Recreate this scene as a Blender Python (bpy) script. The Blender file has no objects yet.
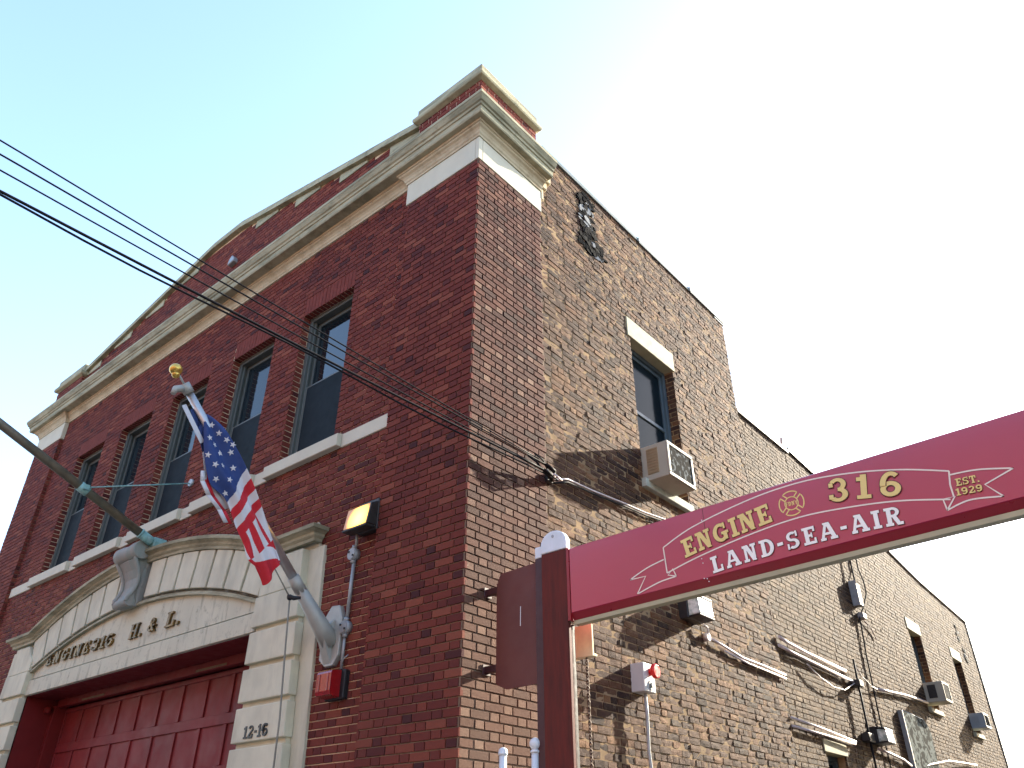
import bpy, bmesh, math, random
from mathutils import Vector, Matrix, noise
random.seed(7)
C = bpy.context.scene.collection
R = math.radians

# ------------------------------------------------------------------ materials
class NT:
    def __init__(s, name):
        s.m = bpy.data.materials.new(name); s.m.use_nodes = True
        s.t = s.m.node_tree; s.n = s.t.nodes; s.l = s.t.links
        s.b = s.n['Principled BSDF']; s._tc = None
    def node(s, kind, **kw):
        n = s.n.new(kind)
        for k, v in kw.items(): setattr(n, k, v)
        return n
    def tc(s, scale=None):
        if not s._tc: s._tc = s.node('ShaderNodeTexCoord')
        o = s._tc.outputs['Object']
        if scale:
            mp = s.node('ShaderNodeMapping'); mp.inputs['Scale'].default_value = scale
            s.l.new(o, mp.inputs['Vector']); return mp.outputs['Vector']
        return o
    def noise(s, scale, detail=4, rough=.55, stretch=None):
        n = s.node('ShaderNodeTexNoise'); n.inputs['Scale'].default_value = scale
        n.inputs['Detail'].default_value = detail; n.inputs['Roughness'].default_value = rough
        s.l.new(s.tc(stretch), n.inputs['Vector']); return n.outputs['Fac']
    def ramp(s, fac, stops, interp='LINEAR'):
        r = s.node('ShaderNodeValToRGB'); r.color_ramp.interpolation = interp
        el = r.color_ramp.elements
        while len(el) < len(stops): el.new(.5)
        for e, (p, c) in zip(el, stops):
            e.position = p; e.color = (c, c, c, 1) if isinstance(c, (int, float)) else (*c, 1)
        s.l.new(fac, r.inputs['Fac']); return r.outputs['Color']
    def mix(s, fac, a, b, mode='MIX'):
        m = s.node('ShaderNodeMix', data_type='RGBA', blend_type=mode)
        for sock, v in ((m.inputs[0], fac), (m.inputs[6], a), (m.inputs[7], b)):
            if isinstance(v, (int, float)): sock.default_value = v
            elif isinstance(v, tuple): sock.default_value = (*v, 1)
            else: s.l.new(v, sock)
        return m.outputs[2]
    def math(s, op, a, b=0.0):
        m = s.node('ShaderNodeMath', operation=op)
        for i, v in enumerate((a, b)):
            if isinstance(v, (int, float)): m.inputs[i].default_value = v
            else: s.l.new(v, m.inputs[i])
        return m.outputs[0]
    def color(s, v):
        if isinstance(v, tuple): s.b.inputs['Base Color'].default_value = (*v, 1)
        else: s.l.new(v, s.b.inputs['Base Color'])
    def rough(s, v):
        if isinstance(v, (int, float)): s.b.inputs['Roughness'].default_value = v
        else: s.l.new(v, s.b.inputs['Roughness'])
    def bump(s, h, strength=.3, dist=.01):
        b = s.node('ShaderNodeBump'); b.inputs['Strength'].default_value = strength
        b.inputs['Distance'].default_value = dist
        s.l.new(h, b.inputs['Height']); s.l.new(b.outputs['Normal'], s.b.inputs['Normal'])

def simple(name, col, rough=.6, metal=0, var=.25, scale=6, bump=.15, bscale=60, spec=.5, dirt=None, dirt_amt=.5):
    n = NT(name)
    dark = tuple(c * (1 - var) for c in col); lite = tuple(min(1, c * (1 + var * .6)) for c in col)
    c = n.mix(n.ramp(n.noise(scale, 6), [(.3, 0), (.7, 1)]), dark, lite)
    if dirt:
        c = n.mix(n.math('MULTIPLY', n.ramp(n.noise(scale * .7 + 1, 8, .7, (1, 1, .25)), [(.48, 0), (.72, 1)]), dirt_amt), c, dirt)
    n.color(c); n.b.inputs['Metallic'].default_value = metal
    n.b.inputs['Specular IOR Level'].default_value = spec
    n.rough(n.ramp(n.noise(scale * 3, 4), [(.3, max(0, rough - .08)), (.7, min(1, rough + .08))]))
    if bump: n.bump(n.noise(bscale, 5), bump, .004)
    return n.m

def brick_mat(name, stops, smear_col, smear_lo, smear_amt, bump, rough=.85, patch=None, fine=14):
    n = NT(name)
    g = n.node('ShaderNodeNewGeometry')
    c = n.ramp(g.outputs['Random Per Island'], stops)
    # grain inside a brick
    c = n.mix(n.ramp(n.noise(55, 5, .7), [(.3, .0), (.75, .6)]), c, n.mix(.5, c, (.02, .012, .012)))
    # weathering patches on the scale of a metre
    c = n.mix(n.math('MULTIPLY', n.ramp(n.noise(.8, 5, .6), [(.4, 0), (.7, 1)]), .35), c, n.mix(.6, c, patch or (.03, .02, .022)))
    # mortar smeared over the faces
    c = n.mix(n.math('MULTIPLY', n.ramp(n.noise(fine, 7, .72), [(smear_lo, 0), (smear_lo + .13, 1)]), smear_amt), c, smear_col)
    n.color(c); n.rough(rough); n.b.inputs['Specular IOR Level'].default_value = .15
    n.bump(n.mix(.4, n.noise(120, 6, .75), n.noise(50, 5, .65)), bump, .011)
    return n.m

M = {}
M['face_brick'] = brick_mat('red_face_brick', [(0, (.075, .021, .020)), (.08, (.120, .027, .022)), (.22, (.150, .032, .023)),
    (.62, (.182, .040, .027)), (.86, (.212, .053, .033)), (1, (.25, .072, .043))], (.27, .15, .105), .62, .3, .35)
M['pier_brick'] = brick_mat('red_pier_brick', [(0, (.030, .009, .008)), (.2, (.048, .0125, .009)), (.5, (.066, .016, .0105)),
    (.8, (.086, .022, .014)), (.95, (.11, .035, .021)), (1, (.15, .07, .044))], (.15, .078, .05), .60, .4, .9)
M['face_header'] = brick_mat('dark_red_header_brick', [(0, (.060, .020, .021)), (.12, (.110, .026, .023)), (.4, (.150, .034, .025)), (1, (.20, .048, .031))], (.24, .13, .095), .62, .3, .35)
def pale_by_height(m, lo, hi, col, amt):  # mixes a paler tone into the lower part, edge broken by noise
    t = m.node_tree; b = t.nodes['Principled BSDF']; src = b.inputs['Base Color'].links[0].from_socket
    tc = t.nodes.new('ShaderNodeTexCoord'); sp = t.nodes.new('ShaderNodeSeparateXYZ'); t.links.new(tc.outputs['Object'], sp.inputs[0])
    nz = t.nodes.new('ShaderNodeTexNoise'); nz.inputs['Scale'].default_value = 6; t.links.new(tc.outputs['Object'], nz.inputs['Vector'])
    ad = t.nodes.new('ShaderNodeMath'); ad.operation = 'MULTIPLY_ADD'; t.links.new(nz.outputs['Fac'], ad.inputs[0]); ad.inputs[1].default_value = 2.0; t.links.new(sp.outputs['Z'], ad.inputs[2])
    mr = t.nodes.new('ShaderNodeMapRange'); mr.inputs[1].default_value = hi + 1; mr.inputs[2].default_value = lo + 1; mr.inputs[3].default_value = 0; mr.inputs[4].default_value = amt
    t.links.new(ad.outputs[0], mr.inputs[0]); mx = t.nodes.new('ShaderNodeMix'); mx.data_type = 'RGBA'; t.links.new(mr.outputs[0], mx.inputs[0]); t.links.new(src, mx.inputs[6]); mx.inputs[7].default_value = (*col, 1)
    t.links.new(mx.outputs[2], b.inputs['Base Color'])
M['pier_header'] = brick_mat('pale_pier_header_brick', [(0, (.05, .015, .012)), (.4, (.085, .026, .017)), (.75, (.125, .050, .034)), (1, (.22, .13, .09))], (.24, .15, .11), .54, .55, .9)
pale_by_height(M['pier_brick'], 2.6, 5.0, (.14, .072, .045), .6); pale_by_height(M['pier_header'], 2.6, 5.0, (.19, .11, .072), .6)
M['common_brick'] = brick_mat('brown_common_brick', [(0, (.026, .014, .011)), (.2, (.050, .024, .016)), (.5, (.080, .039, .023)),
    (.8, (.112, .054, .029)), (.94, (.15, .066, .028)), (1, (.20, .10, .045))], (.24, .145, .078), .55, .45, 1.0, patch=(.045, .024, .018), fine=30)
M['rear_brick'] = brick_mat('tan_rear_brick', [(0, (.040, .023, .015)), (.25, (.064, .036, .020)), (.6, (.088, .050, .026)),
    (.9, (.112, .066, .034)), (1, (.15, .092, .045))], (.21, .135, .070), .55, .5, 1.0, patch=(.06, .04, .028), fine=30)
M['soldier_brick'] = simple('red_soldier_brick', (.16, .036, .026), .85, var=.2, scale=12, bump=.3, spec=.15)
M['mortar_front'] = simple('front_mortar', (.70, .54, .37), .95, var=.35, scale=5, bump=.5, bscale=120)
M['mortar_pier'] = simple('pier_mortar', (.22, .15, .10), .95, var=.35, scale=5, bump=.5, bscale=120)
M['mortar_side'] = simple('side_mortar', (.28, .19, .105), .95, var=.4, scale=4, bump=.6, bscale=90, spec=.1)
M['stone'] = simple('cast_stone', (.575, .54, .395), .85, var=.14, scale=3, bump=.3, bscale=80, dirt=(.22, .21, .155), dirt_amt=.45)
M['joint_stone'] = simple('dark_recessed_stone', (.17, .165, .13), .9, var=.25, scale=6, bump=.3)  # darker tone for the recess between the voussoirs
M['stone_clean'] = simple('smooth_white_stone', (.55, .515, .39), .85, var=.08, scale=2.5, bump=.12, bscale=70, dirt=(.42, .40, .33), dirt_amt=.35)
M['stone_side'] = simple('buff_lintel_stone', (.37, .345, .225), .8, var=.12, scale=4, bump=.2, bscale=70, dirt=(.33, .32, .22), dirt_amt=.4)
M['sill_green'] = simple('mossy_sill_stone', (.42, .44, .36), .85, var=.25, scale=6, bump=.3, bscale=60, dirt=(.16, .2, .14), dirt_amt=.6)
# stained limestones
def stained(name, base, stain, lo, streak, amt):
    n = NT(name)
    c = n.mix(n.ramp(n.noise(2.2, 6), [(.3, 0), (.7, 1)]), tuple(x * .85 for x in base), base)
    st = n.ramp(n.noise(2.6, 9, .72, streak), [(lo, 0), (lo + .16, 1)])
    c = n.mix(n.math('MULTIPLY', st, amt), c, stain)
    c = n.mix(n.math('MULTIPLY', n.ramp(n.noise(9, 8, .75), [(.55, 0), (.7, 1)]), amt * .6), c, tuple(x * .55 for x in stain))
    n.color(c); n.rough(.85); n.bump(n.noise(70, 6, .7), .35, .006); return n.m
M['tympanum'] = stained('streaked_tympanum_stone', (.575, .54, .395), (.13, .12, .085), .53, (2.8, 1, .42), .9)
M['cornice'] = stained('weathered_cornice_stone', (.40, .365, .235), (.15, .14, .08), .44, (.6, .6, 3), .75)
M['bed_mould'] = stained('rust_stained_cornice_stone', (.56, .48, .32), (.30, .22, .12), .47, (1.2, 1, 1), .6)
M['keystone'] = stained('grey_green_keystone', (.30, .29, .255), (.20, .26, .235), .42, (3, 1, .5), .6)
M['door_red'] = simple('painted_red_door', (.185, .018, .019), .6, var=.18, scale=2, bump=.06, bscale=20, dirt=(.09, .026, .026), dirt_amt=.5, spec=.25)
M['door_dark'] = simple('dark_red_frame_paint', (.15, .012, .012), .6, var=.15, scale=3, bump=.05, spec=.2)
M['window_paint'] = simple('grey_green_window_frame', (.085, .098, .088), .5, var=.12, scale=4, bump=.05)
M['side_window_paint'] = simple('slate_blue_window_frame', (.06, .085, .10), .45, var=.12, scale=4, bump=.05)
n = NT('dark_window_glass'); n.color((.006, .011, .014)); n.rough(.03); n.b.inputs['Specular IOR Level'].default_value = .9
n.bump(n.noise(1.5, 2), .03, .02); M['glass'] = n.m
n = NT('dull_window_glass'); n.color((.010, .017, .021)); n.rough(.06); n.b.inputs['Specular IOR Level'].default_value = .35; M['dull_glass'] = n.m
n = NT('dark_side_glass'); n.color((.008, .014, .018)); n.rough(.12); n.b.inputs['Specular IOR Level'].default_value = .03; M['side_glass'] = n.m
M['screen'] = simple('insect_screen_mesh', (.018, .025, .029), .6, var=.2, scale=3, bump=.1, bscale=300, spec=.04)
M['blind'] = simple('interior_dark', (.02, .03, .035), .5)
M['bronze'] = simple('gilded_bronze_letters', (.20, .12, .035), .5, metal=.6, var=.6, scale=11, bump=.2, dirt=(.012, .010, .008), dirt_amt=1)
M['black_iron'] = simple('black_painted_iron', (.016, .018, .016), .5, var=.3)
M['alu'] = simple('brushed_aluminium', (.55, .54, .52), .38, metal=.8, var=.12, scale=8, bump=.05)
M['cast_alu'] = simple('grey_cast_metal', (.36, .36, .32), .55, metal=.25, var=.12, scale=8, bump=.2, bscale=90)
M['gold'] = simple('gold_ball', (.72, .46, .10), .3, metal=.7, var=.3, scale=12, bump=.05)
M['galv'] = simple('galvanised_steel', (.30, .31, .31), .5, metal=.4, var=.2, scale=12, bump=.1)
M['copper'] = simple('weathered_copper_pole', (.17, .145, .10), .5, metal=.3, var=.35, scale=9, bump=.15, dirt=(.10, .17, .14), dirt_amt=.5)
M['patina'] = simple('turquoise_patina', (.21, .42, .40), .7, var=.3, scale=20, bump=.2, dirt=(.42, .55, .52), dirt_amt=.6)
M['wire'] = simple('black_cable_sheath', (.010, .010, .012), .7, spec=.15, var=.3)
M['white_pipe'] = simple('pale_pinkish_conduit', (.62, .54, .52), .5, spec=.3, var=.12, scale=8, bump=.1, dirt=(.4, .33, .3), dirt_amt=.5)  # pale pinkish base colour with duller patches
M['grey_pipe'] = simple('grey_flexible_conduit', (.40, .41, .38), .5, var=.15, scale=12, bump=.1)
M['dark_housing'] = simple('dark_bronze_housing', (.022, .02, .018), .5, var=.3)
M['ac_white'] = simple('offwhite_enamel', (.42, .39, .30), .6, spec=.2, var=.08, scale=4, bump=.04, dirt=(.42, .37, .28), dirt_amt=.35)
M['ac_grey'] = simple('grey_enamel', (.26, .31, .34), .5, var=.1, scale=4, bump=.04)
M['ac_brown'] = simple('tan_louvre_plastic', (.33, .24, .13), .5, var=.15, scale=10, bump=.1)
n = NT('condenser_fins')
v = n.node('ShaderNodeTexVoronoi'); v.inputs['Scale'].default_value = 17; n.l.new(n.tc(), v.inputs['Vector'])
f = n.mix(.5, v.outputs['Distance'], n.noise(16, 6, .7))
n.color(n.ramp(f, [(.47, (.003, .004, .005)), (.57, (.008, .010, .012)), (.63, (.15, .165, .17))])); n.rough(.9); n.b.inputs['Specular IOR Level'].default_value = .03
n.bump(n.noise(40, 5), .6, .01); M['fins'] = n.m
M['beige_plastic'] = simple('light_grey_box', (.55, .55, .51), .45, var=.08, scale=5, bump=.04)
M['red_button'] = simple('glossy_red_plastic', (.75, .018, .012), .3, var=.08, bump=0)
M['label_grey'] = simple('grey_label', (.2, .23, .2), .5, var=.2)
n = NT('red_lens'); n.color(n.mix(n.noise(25, 3), (.20, .004, .008), (.32, .008, .010))); n.rough(.18); n.b.inputs['Coat Weight'].default_value = .5; M['red_lens'] = n.m
# lamps
n = NT('lit_prismatic_lens')
w = n.node('ShaderNodeTexWave'); w.inputs['Scale'].default_value = 22; n.l.new(n.tc(), w.inputs['Vector'])
mp = n.node('ShaderNodeTexCoord')
gr = n.node('ShaderNodeVectorMath', operation='DISTANCE'); n.l.new(mp.outputs['Object'], gr.inputs[0]); gr.inputs[1].default_value = (-1.24, -.12, 4.29)
hot = n.ramp(gr.outputs['Value'], [(.03, 1), (.17, 0)])
em = n.mix(hot, (.62, .26, .05), (1.0, .52, .05))
n.color((.22, .15, .10)); n.rough(.2); n.l.new(em, n.b.inputs['Emission Color'])
n.l.new(n.math('MULTIPLY', n.math('ADD', n.math('MULTIPLY', hot, 1.9), .13), n.math('ADD', .75, n.math('MULTIPLY', w.outputs['Fac'], .5))), n.b.inputs['Emission Strength'])
M['lamp_on'] = n.m
n = NT('unlit_prismatic_lens'); n.color(n.mix(n.ramp(n.noise(18, 3), [(.35, 0), (.65, 1)]), (.35, .42, .34), (.8, .82, .72))); n.rough(.25); n.bump(n.noise(40, 2), .4, .01); M['lamp_off'] = n.m
# sign
n = NT('crimson_sign_vinyl'); n.color(n.mix(n.ramp(n.noise(1.2, 4), [(.3, 0), (.7, 1)]), (.36, .012, .062), (.40, .016, .068)))
n.rough(.28); n.b.inputs['Coat Weight'].default_value = .8; n.b.inputs['Coat Roughness'].default_value = .12; n.bump(n.noise(2.5, 2), .04, .02); M['sign_red'] = n.m
M['sign_border'] = simple('dark_red_sign_edge', (.26, .006, .014), .35, var=.1, bump=.03)
M['sign_trim'] = simple('beige_aluminium_trim', (.42, .37, .22), .45, var=.15, scale=5, bump=.05)
M['gold_vinyl'] = simple('gold_lettering', (.80, .60, .20), .4, var=.05, bump=0)
M['outline'] = simple('dark_outline', (.10, .02, .015), .5, var=.05, bump=0)
M['white_vinyl'] = simple('white_lettering', (.92, .88, .78), .4, var=.03, bump=0)
M['pink_line'] = simple('cream_pinstripe', (.82, .70, .58), .4, var=.05, bump=0)
n = NT('worn_red_post')
c = n.mix(n.ramp(n.noise(5, 7, .65, (4, 4, .5)), [(.35, 0), (.65, 1)]), (.080, .020, .015), (.140, .024, .017))
n.color(c); n.rough(.6); n.b.inputs['Specular IOR Level'].default_value = .15; n.bump(n.noise(30, 4), .1, .004); M['post_red'] = n.m
M['post_brown'] = simple('oxide_red_steel_plate', (.12, .028, .020), .55, var=.12, scale=3, bump=.06)
M['dark_gap'] = simple('dark_maroon_steel', (.05, .012, .014), .5, var=.2)
M['white_paint'] = simple('white_painted_steel', (.72, .76, .78), .45, var=.08, scale=8, bump=.05, dirt=(.45, .45, .42), dirt_amt=.3)
M['plywood'] = simple('bare_plywood', (.82, .78, .48), .75, var=.2, scale=7, bump=.15)
M['wood_strip'] = simple('faded_wood_strip', (.06, .026, .018), .75, var=.25, scale=9, bump=.15)
M['black'] = simple('black_rubber', (.008, .008, .009), .6, var=.2)
M['rust_chain'] = simple('rusty_chain', (.12, .07, .045), .65, metal=.3, var=.3)
n = NT('tar_coating'); n.color(n.ramp(n.noise(16, 6, .7), [(.5, (.0015, .002, .003)), (.64, (.003, .004, .006)), (.74, (.06, .065, .065))])); n.b.inputs['Specular IOR Level'].default_value = .03; n.rough(.8); n.bump(n.noise(25, 6), .4, .01); M['tar'] = n.m
n = NT('streaked_teal_board')  # wavy pale streaks over a dark teal base
w = n.node('ShaderNodeTexWave'); w.inputs['Scale'].default_value = 5; w.inputs['Distortion'].default_value = 9; w.inputs['Detail'].default_value = 4; n.l.new(n.tc((1, 1, 1.4)), w.inputs['Vector'])
n.color(n.ramp(n.mix(.5, w.outputs['Fac'], n.noise(6, 7, .7)), [(.47, (.002, .006, .007)), (.56, (.006, .014, .014)), (.61, (.05, .068, .066)), (.68, (.16, .185, .18))])); n.b.inputs['Specular IOR Level'].default_value = .02; n.rough(.9); M['teal_board'] = n.m
M['flag_red'] = simple('flag_red_cloth', (.50, .014, .026), .8, var=.12, scale=8, bump=.1, bscale=300)
M['flag_white'] = simple('flag_white_cloth', (.60, .60, .62), .8, var=.06, scale=8, bump=.1, bscale=300)
M['flag_blue'] = simple('flag_navy_cloth', (.022, .05, .18), .8, var=.15, scale=8, bump=.1, bscale=300)
M['rope'] = simple('grey_cord', (.22, .21, .17), .9, var=.2)
M['coping_metal'] = simple('dark_roof_edge', (.13, .15, .14), .6, var=.25, scale=4, bump=.1)
M['roofing'] = simple('roof_membrane', (.10, .10, .10), .9, var=.2, scale=1)
M['asphalt'] = simple('asphalt', (.05, .05, .052), .9, var=.3, scale=2, bump=.5, bscale=120)
M['concrete'] = simple('concrete_paving', (.36, .345, .32), .85, var=.15, scale=1.5, bump=.25, bscale=60, dirt=(.2, .19, .17), dirt_amt=.4)

# ------------------------------------------------------------------ mesh helper
class MB:
    def __init__(s): s.v = []; s.f = []; s.mi = []; s.sm = []
    def add(s, vs, fs, mi=0, smooth=False):
        o = len(s.v); s.v += [tuple(v) for v in vs]
        for f in fs: s.f.append([o + i for i in f]); s.mi.append(mi); s.sm.append(smooth)
    def box(s, x0, x1, y0, y1, z0, z1, mi=0):
        s.add([(x0,y0,z0),(x1,y0,z0),(x1,y1,z0),(x0,y1,z0),(x0,y0,z1),(x1,y0,z1),(x1,y1,z1),(x0,y1,z1)],
              [(0,3,2,1),(4,5,6,7),(0,1,5,4),(1,2,6,5),(2,3,7,6),(3,0,4,7)], mi)
    def prism(s, poly, axis, d0, d1, mi=0, smooth=False):
        """poly: 2D points in the two remaining axes (x,z for axis y; y,z for axis x; x,y for axis z)"""
        def P(a, b, d): return {'y': (a, d, b), 'x': (d, a, b), 'z': (a, b, d)}[axis]
        n = len(poly)
        s.add([P(a, b, d0) for a, b in poly] + [P(a, b, d1) for a, b in poly],
              [tuple(range(n))[::-1], tuple(range(n, 2 * n))] + [(i, (i + 1) % n, n + (i + 1) % n, n + i) for i in range(n)], mi, smooth)
    def tube(s, path, r, n=8, mi=0, caps=True, close=False):
        P = [Vector(p) for p in path]; rings = []; o = len(s.v)
        rs = r if isinstance(r, (list, tuple)) else [r] * len(P)
        up = None
        for i, p in enumerate(P):
            d = (P[min(i + 1, len(P) - 1)] - P[max(i - 1, 0)])
            if close: d = P[(i + 1) % len(P)] - P[i - 1]
            d.normalize()
            if up is None:
                up = Vector((0, 0, 1)) if abs(d.z) < .9 else Vector((0, 1, 0))
            a = d.cross(up).normalized(); b = a.cross(d).normalized(); up = b
            for k in range(n):
                t = 2 * math.pi * k / n
                s.v.append(tuple(p + (a * math.cos(t) + b * math.sin(t)) * rs[i]))
        m = len(P)
        for i in range(m if close else m - 1):
            for k in range(n):
                j = (i + 1) % m
                s.f.append([o + i*n + k, o + i*n + (k+1) % n, o + j*n + (k+1) % n, o + j*n + k]); s.mi.append(mi); s.sm.append(True)
        if caps and not close:
            s.f.append([o + k for k in range(n)][::-1]); s.mi.append(mi); s.sm.append(False)
            s.f.append([o + (m-1)*n + k for k in range(n)]); s.mi.append(mi); s.sm.append(False)
    def sphere(s, c, r, mi=0, nu=14, nv=9, sc=(1, 1, 1)):
        pts = []; 
        for j in range(nv + 1):
            ph = math.pi * j / nv
            for i in range(nu):
                th = 2 * math.pi * i / nu
                pts.append((c[0] + r*sc[0]*math.sin(ph)*math.cos(th), c[1] + r*sc[1]*math.sin(ph)*math.sin(th), c[2] + r*sc[2]*math.cos(ph)))
        s.add(pts, [(j*nu+i, (j+1)*nu+i, (j+1)*nu+(i+1) % nu, j*nu+(i+1) % nu) for j in range(nv) for i in range(nu)], mi, True)
    def build(s, name, mats, parent=None, bevel=0, seg=1, recalc=True):
        me = bpy.data.meshes.new(name); me.from_pydata(s.v, [], s.f)
        if not isinstance(mats, (list, tuple)): mats = [mats]
        for m in mats: me.materials.append(M[m] if isinstance(m, str) else m)
        me.polygons.foreach_set('material_index', s.mi); me.polygons.foreach_set('use_smooth', s.sm)
        me.update()
        if recalc:
            bm = bmesh.new(); bm.from_mesh(me); bmesh.ops.recalc_face_normals(bm, faces=bm.faces); bm.to_mesh(me); bm.free()
        o = bpy.data.objects.new(name, me); C.objects.link(o)
        if parent: o.parent = parent
        if bevel:
            b = o.modifiers.new('bevel', 'BEVEL'); b.width = bevel; b.segments = seg; b.limit_method = 'ANGLE'; b.angle_limit = R(35)
            b.harden_normals = False
        return o
def tag(o, label=None, cat=None, group=None, kind=None):
    if label: o['label'] = label
    if cat: o['category'] = cat
    if group: o['group'] = group
    if kind: o['kind'] = kind
    return o
def thing(name, label, cat, group=None):
    o = bpy.data.objects.new(name, None); C.objects.link(o); o.empty_display_size = .1
    return tag(o, label, cat, group)

# ------------------------------------------------------------------ dimensions (metres; front wall faces -y, side wall faces +x, corner at 0,0)
W = 11.4              # facade width
YW = .06              # main front wall, the corner piers stand proud at y = 0
XS = -.02             # brown side wall of the front block
XR = -.05             # rear wing side wall
H0 = 8.2              # top of the facing brick below the cornice
ROOF = 9.36; YS = 6.05
CRS = .06772          # one brick course

# ------------------------------------------------------------------ bricks as real geometry
def one_brick(mb, org, U, N, u0, u1, z0, z1, depth, mi, jit, tilt, rough):
    """brick face on plane org+U*u+N*n, protruding from n=-depth to about 0"""
    off = random.uniform(-jit, jit); ta = random.gauss(0, tilt); tb = random.gauss(0, tilt)
    uc, zc = (u0 + u1) / 2, (z0 + z1) / 2
    def P(u, z, n):
        nn = n if n < -depth * .9 else n + off + ta * (u - uc) + tb * (z - zc)
        return (org[0] + U[0]*u + N[0]*nn, org[1] + U[1]*u + N[1]*nn, z)
    if rough:
        nu = max(2, int((u1 - u0) / .05)); nz = 2
        vs = []; 
        for j in range(nz + 1):
            for i in range(nu + 1):
                edge = i in (0, nu) or j in (0, nz)
                u = u0 + (u1-u0)*i/nu + (random.gauss(0, rough*.3)); z = z0 + (z1-z0)*j/nz + random.gauss(0, rough*.3)
                vs.append(P(u, z, random.gauss(0, rough*.5) - (rough*.5 if edge else 0)))
        fs = [(j*(nu+1)+i, j*(nu+1)+i+1, (j+1)*(nu+1)+i+1, (j+1)*(nu+1)+i) for j in range(nz) for i in range(nu)]
        ring = [i for i in range(nu+1)] + [j*(nu+1)+nu for j in range(1, nz+1)] + [nz*(nu+1)+i for i in range(nu-1, -1, -1)] + [j*(nu+1) for j in range(nz-1, 0, -1)]
        b = len(vs)
        vs += [P(u0 if k % 1 else 0, 0, 0) for k in []]
        for k in ring:
            i, j = k % (nu+1), k // (nu+1)
            vs.append(P(u0 + (u1-u0)*i/nu, z0 + (z1-z0)*j/nz, -depth))
        m = len(ring)
        fs += [(ring[(k+1) % m], ring[k], b+k, b+(k+1) % m) for k in range(m)]
        mb.add(vs, fs, mi)
    else:
        c = .0022
        vs = [P(u0+c, z0+c, 0), P(u1-c, z0+c, 0), P(u1-c, z1-c, 0), P(u0+c, z1-c, 0),
              P(u0, z0, -c), P(u1, z0, -c), P(u1, z1, -c), P(u0, z1, -c),
              P(u0, z0, -depth), P(u1, z0, -depth), P(u1, z1, -depth), P(u0, z1, -depth)]
        fs = [(0,1,2,3)] + [(4+i, 4+(i+1) % 4, (i+1) % 4, i) for i in range(4)] + [(8+i, 8+(i+1) % 4, 4+(i+1) % 4, 4+i) for i in range(4)]
        mb.add(vs, fs, mi)

def brick_field(mb, org, U, N, u0, u1, z0, z1, bond, holes=(), joint=.010, depth=.03, mi=0, jit=.001, tilt=.004, rough=0, top=None, phase=0., hdr=None):
    k0 = int(round(z0 / CRS)); k = k0
    while k * CRS < z1 - .01:
        a = k * CRS + joint / 2; b = (k + 1) * CRS - joint / 2; zm = (a + b) / 2
        b = min(b, z1 - .001)
        if b - a < .012: k += 1; continue
        cuts = sorted((h[0], h[1]) for h in holes if h[2] < zm < h[3])
        spans = []; cur = u0
        for c0, c1 in cuts:
            if c0 > cur: spans.append((cur, min(c0, u1)))
            cur = max(cur, c1)
        if cur < u1: spans.append((cur, u1))
        # brick edges of this course
        if bond == 'flemish': pat = [.2032, .0968]; start = (0 if k % 2 else -.165) + phase
        elif bond == 'common':
            if k % 6 == 0: pat = [.0985]; start = phase
            else: pat = [.2032]; start = (0 if k % 2 else -.105) + phase + random.uniform(-.02, .02)
        else: pat = [.2032]; start = (0 if k % 2 else -.105) + phase
        u = u0 + start - .33; i = 0
        while u < u1:
            w = pat[i % len(pat)] + (random.gauss(0, .003) if rough else 0); i += 1
            if rough and random.random() < .24: w = .0985
            for s0, s1 in spans:
                p, q = max(u, s0), min(u + w, s1)
                if p == s0: pass
                if q - p > .025:
                    if top and b > top((p + q) / 2): continue
                    hm = hdr if (hdr is not None and w < .15) else mi
                    one_brick(mb, org, U, N, p, q, a, b, depth, hm, jit, tilt, rough)
            u += w + joint
        k += 1

def sheet(mb, org, U, N, u0, u1, z0, z1, holes, n, mi):
    us = sorted({u0, u1, *[h[0] for h in holes], *[h[1] for h in holes]}); zs = sorted({z0, z1, *[h[2] for h in holes], *[h[3] for h in holes]})
    us = [u for u in us if u0 <= u <= u1]; zs = [z for z in zs if z0 <= z <= z1]
    for i in range(len(us)-1):
        for j in range(len(zs)-1):
            um, zm = (us[i]+us[i+1])/2, (zs[j]+zs[j+1])/2
            if any(h[0] < um < h[1] and h[2] < zm < h[3] for h in holes): continue
            q = [(us[i], zs[j]), (us[i+1], zs[j]), (us[i+1], zs[j+1]), (us[i], zs[j+1])]
            mb.add([(org[0]+U[0]*u+N[0]*n, org[1]+U[1]*u+N[1]*n, z) for u, z in q], [(0,1,2,3)], mi)

station = thing('fire_station', 'two-storey red brick fire station with stone cornice, arched door surround and brown side wall', 'fire station')

# openings -----------------------------------------------------------
SZ0, SZ1 = 5.47, 7.52
WIN_C = [-2.53, -4.10, -5.68, -7.25, -8.80]; WIN_W = .98
DOOR = (-8.20, -2.845, 0, 3.55)
holes_f = [(c - WIN_W/2, c + WIN_W/2, SZ0, SZ1) for c in WIN_C]
jack = [(c - WIN_W/2 - .002, c + WIN_W/2 + .002, SZ1, SZ1 + .27) for c in WIN_C]
surround_h = (-9.27, -1.93, -.1, 4.2); arch_h = (-7.9, -3.3, 4.1, 4.6)

FU, FN = (1, 0), (0, -1); SU, SN = (0, 1), (1, 0)
def gable(x):
    pts = [(-11.4, 9.52), (-10.3, 9.66), (-6.15, 10.42), (-5.35, 10.42), (-1.1, 9.58), (0, 9.5)]
    for (a, za), (b, zb) in zip(pts, pts[1:]):
        if a <= x <= b: return za + (zb - za) * (x - a) / (b - a)
    return 9.5

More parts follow.
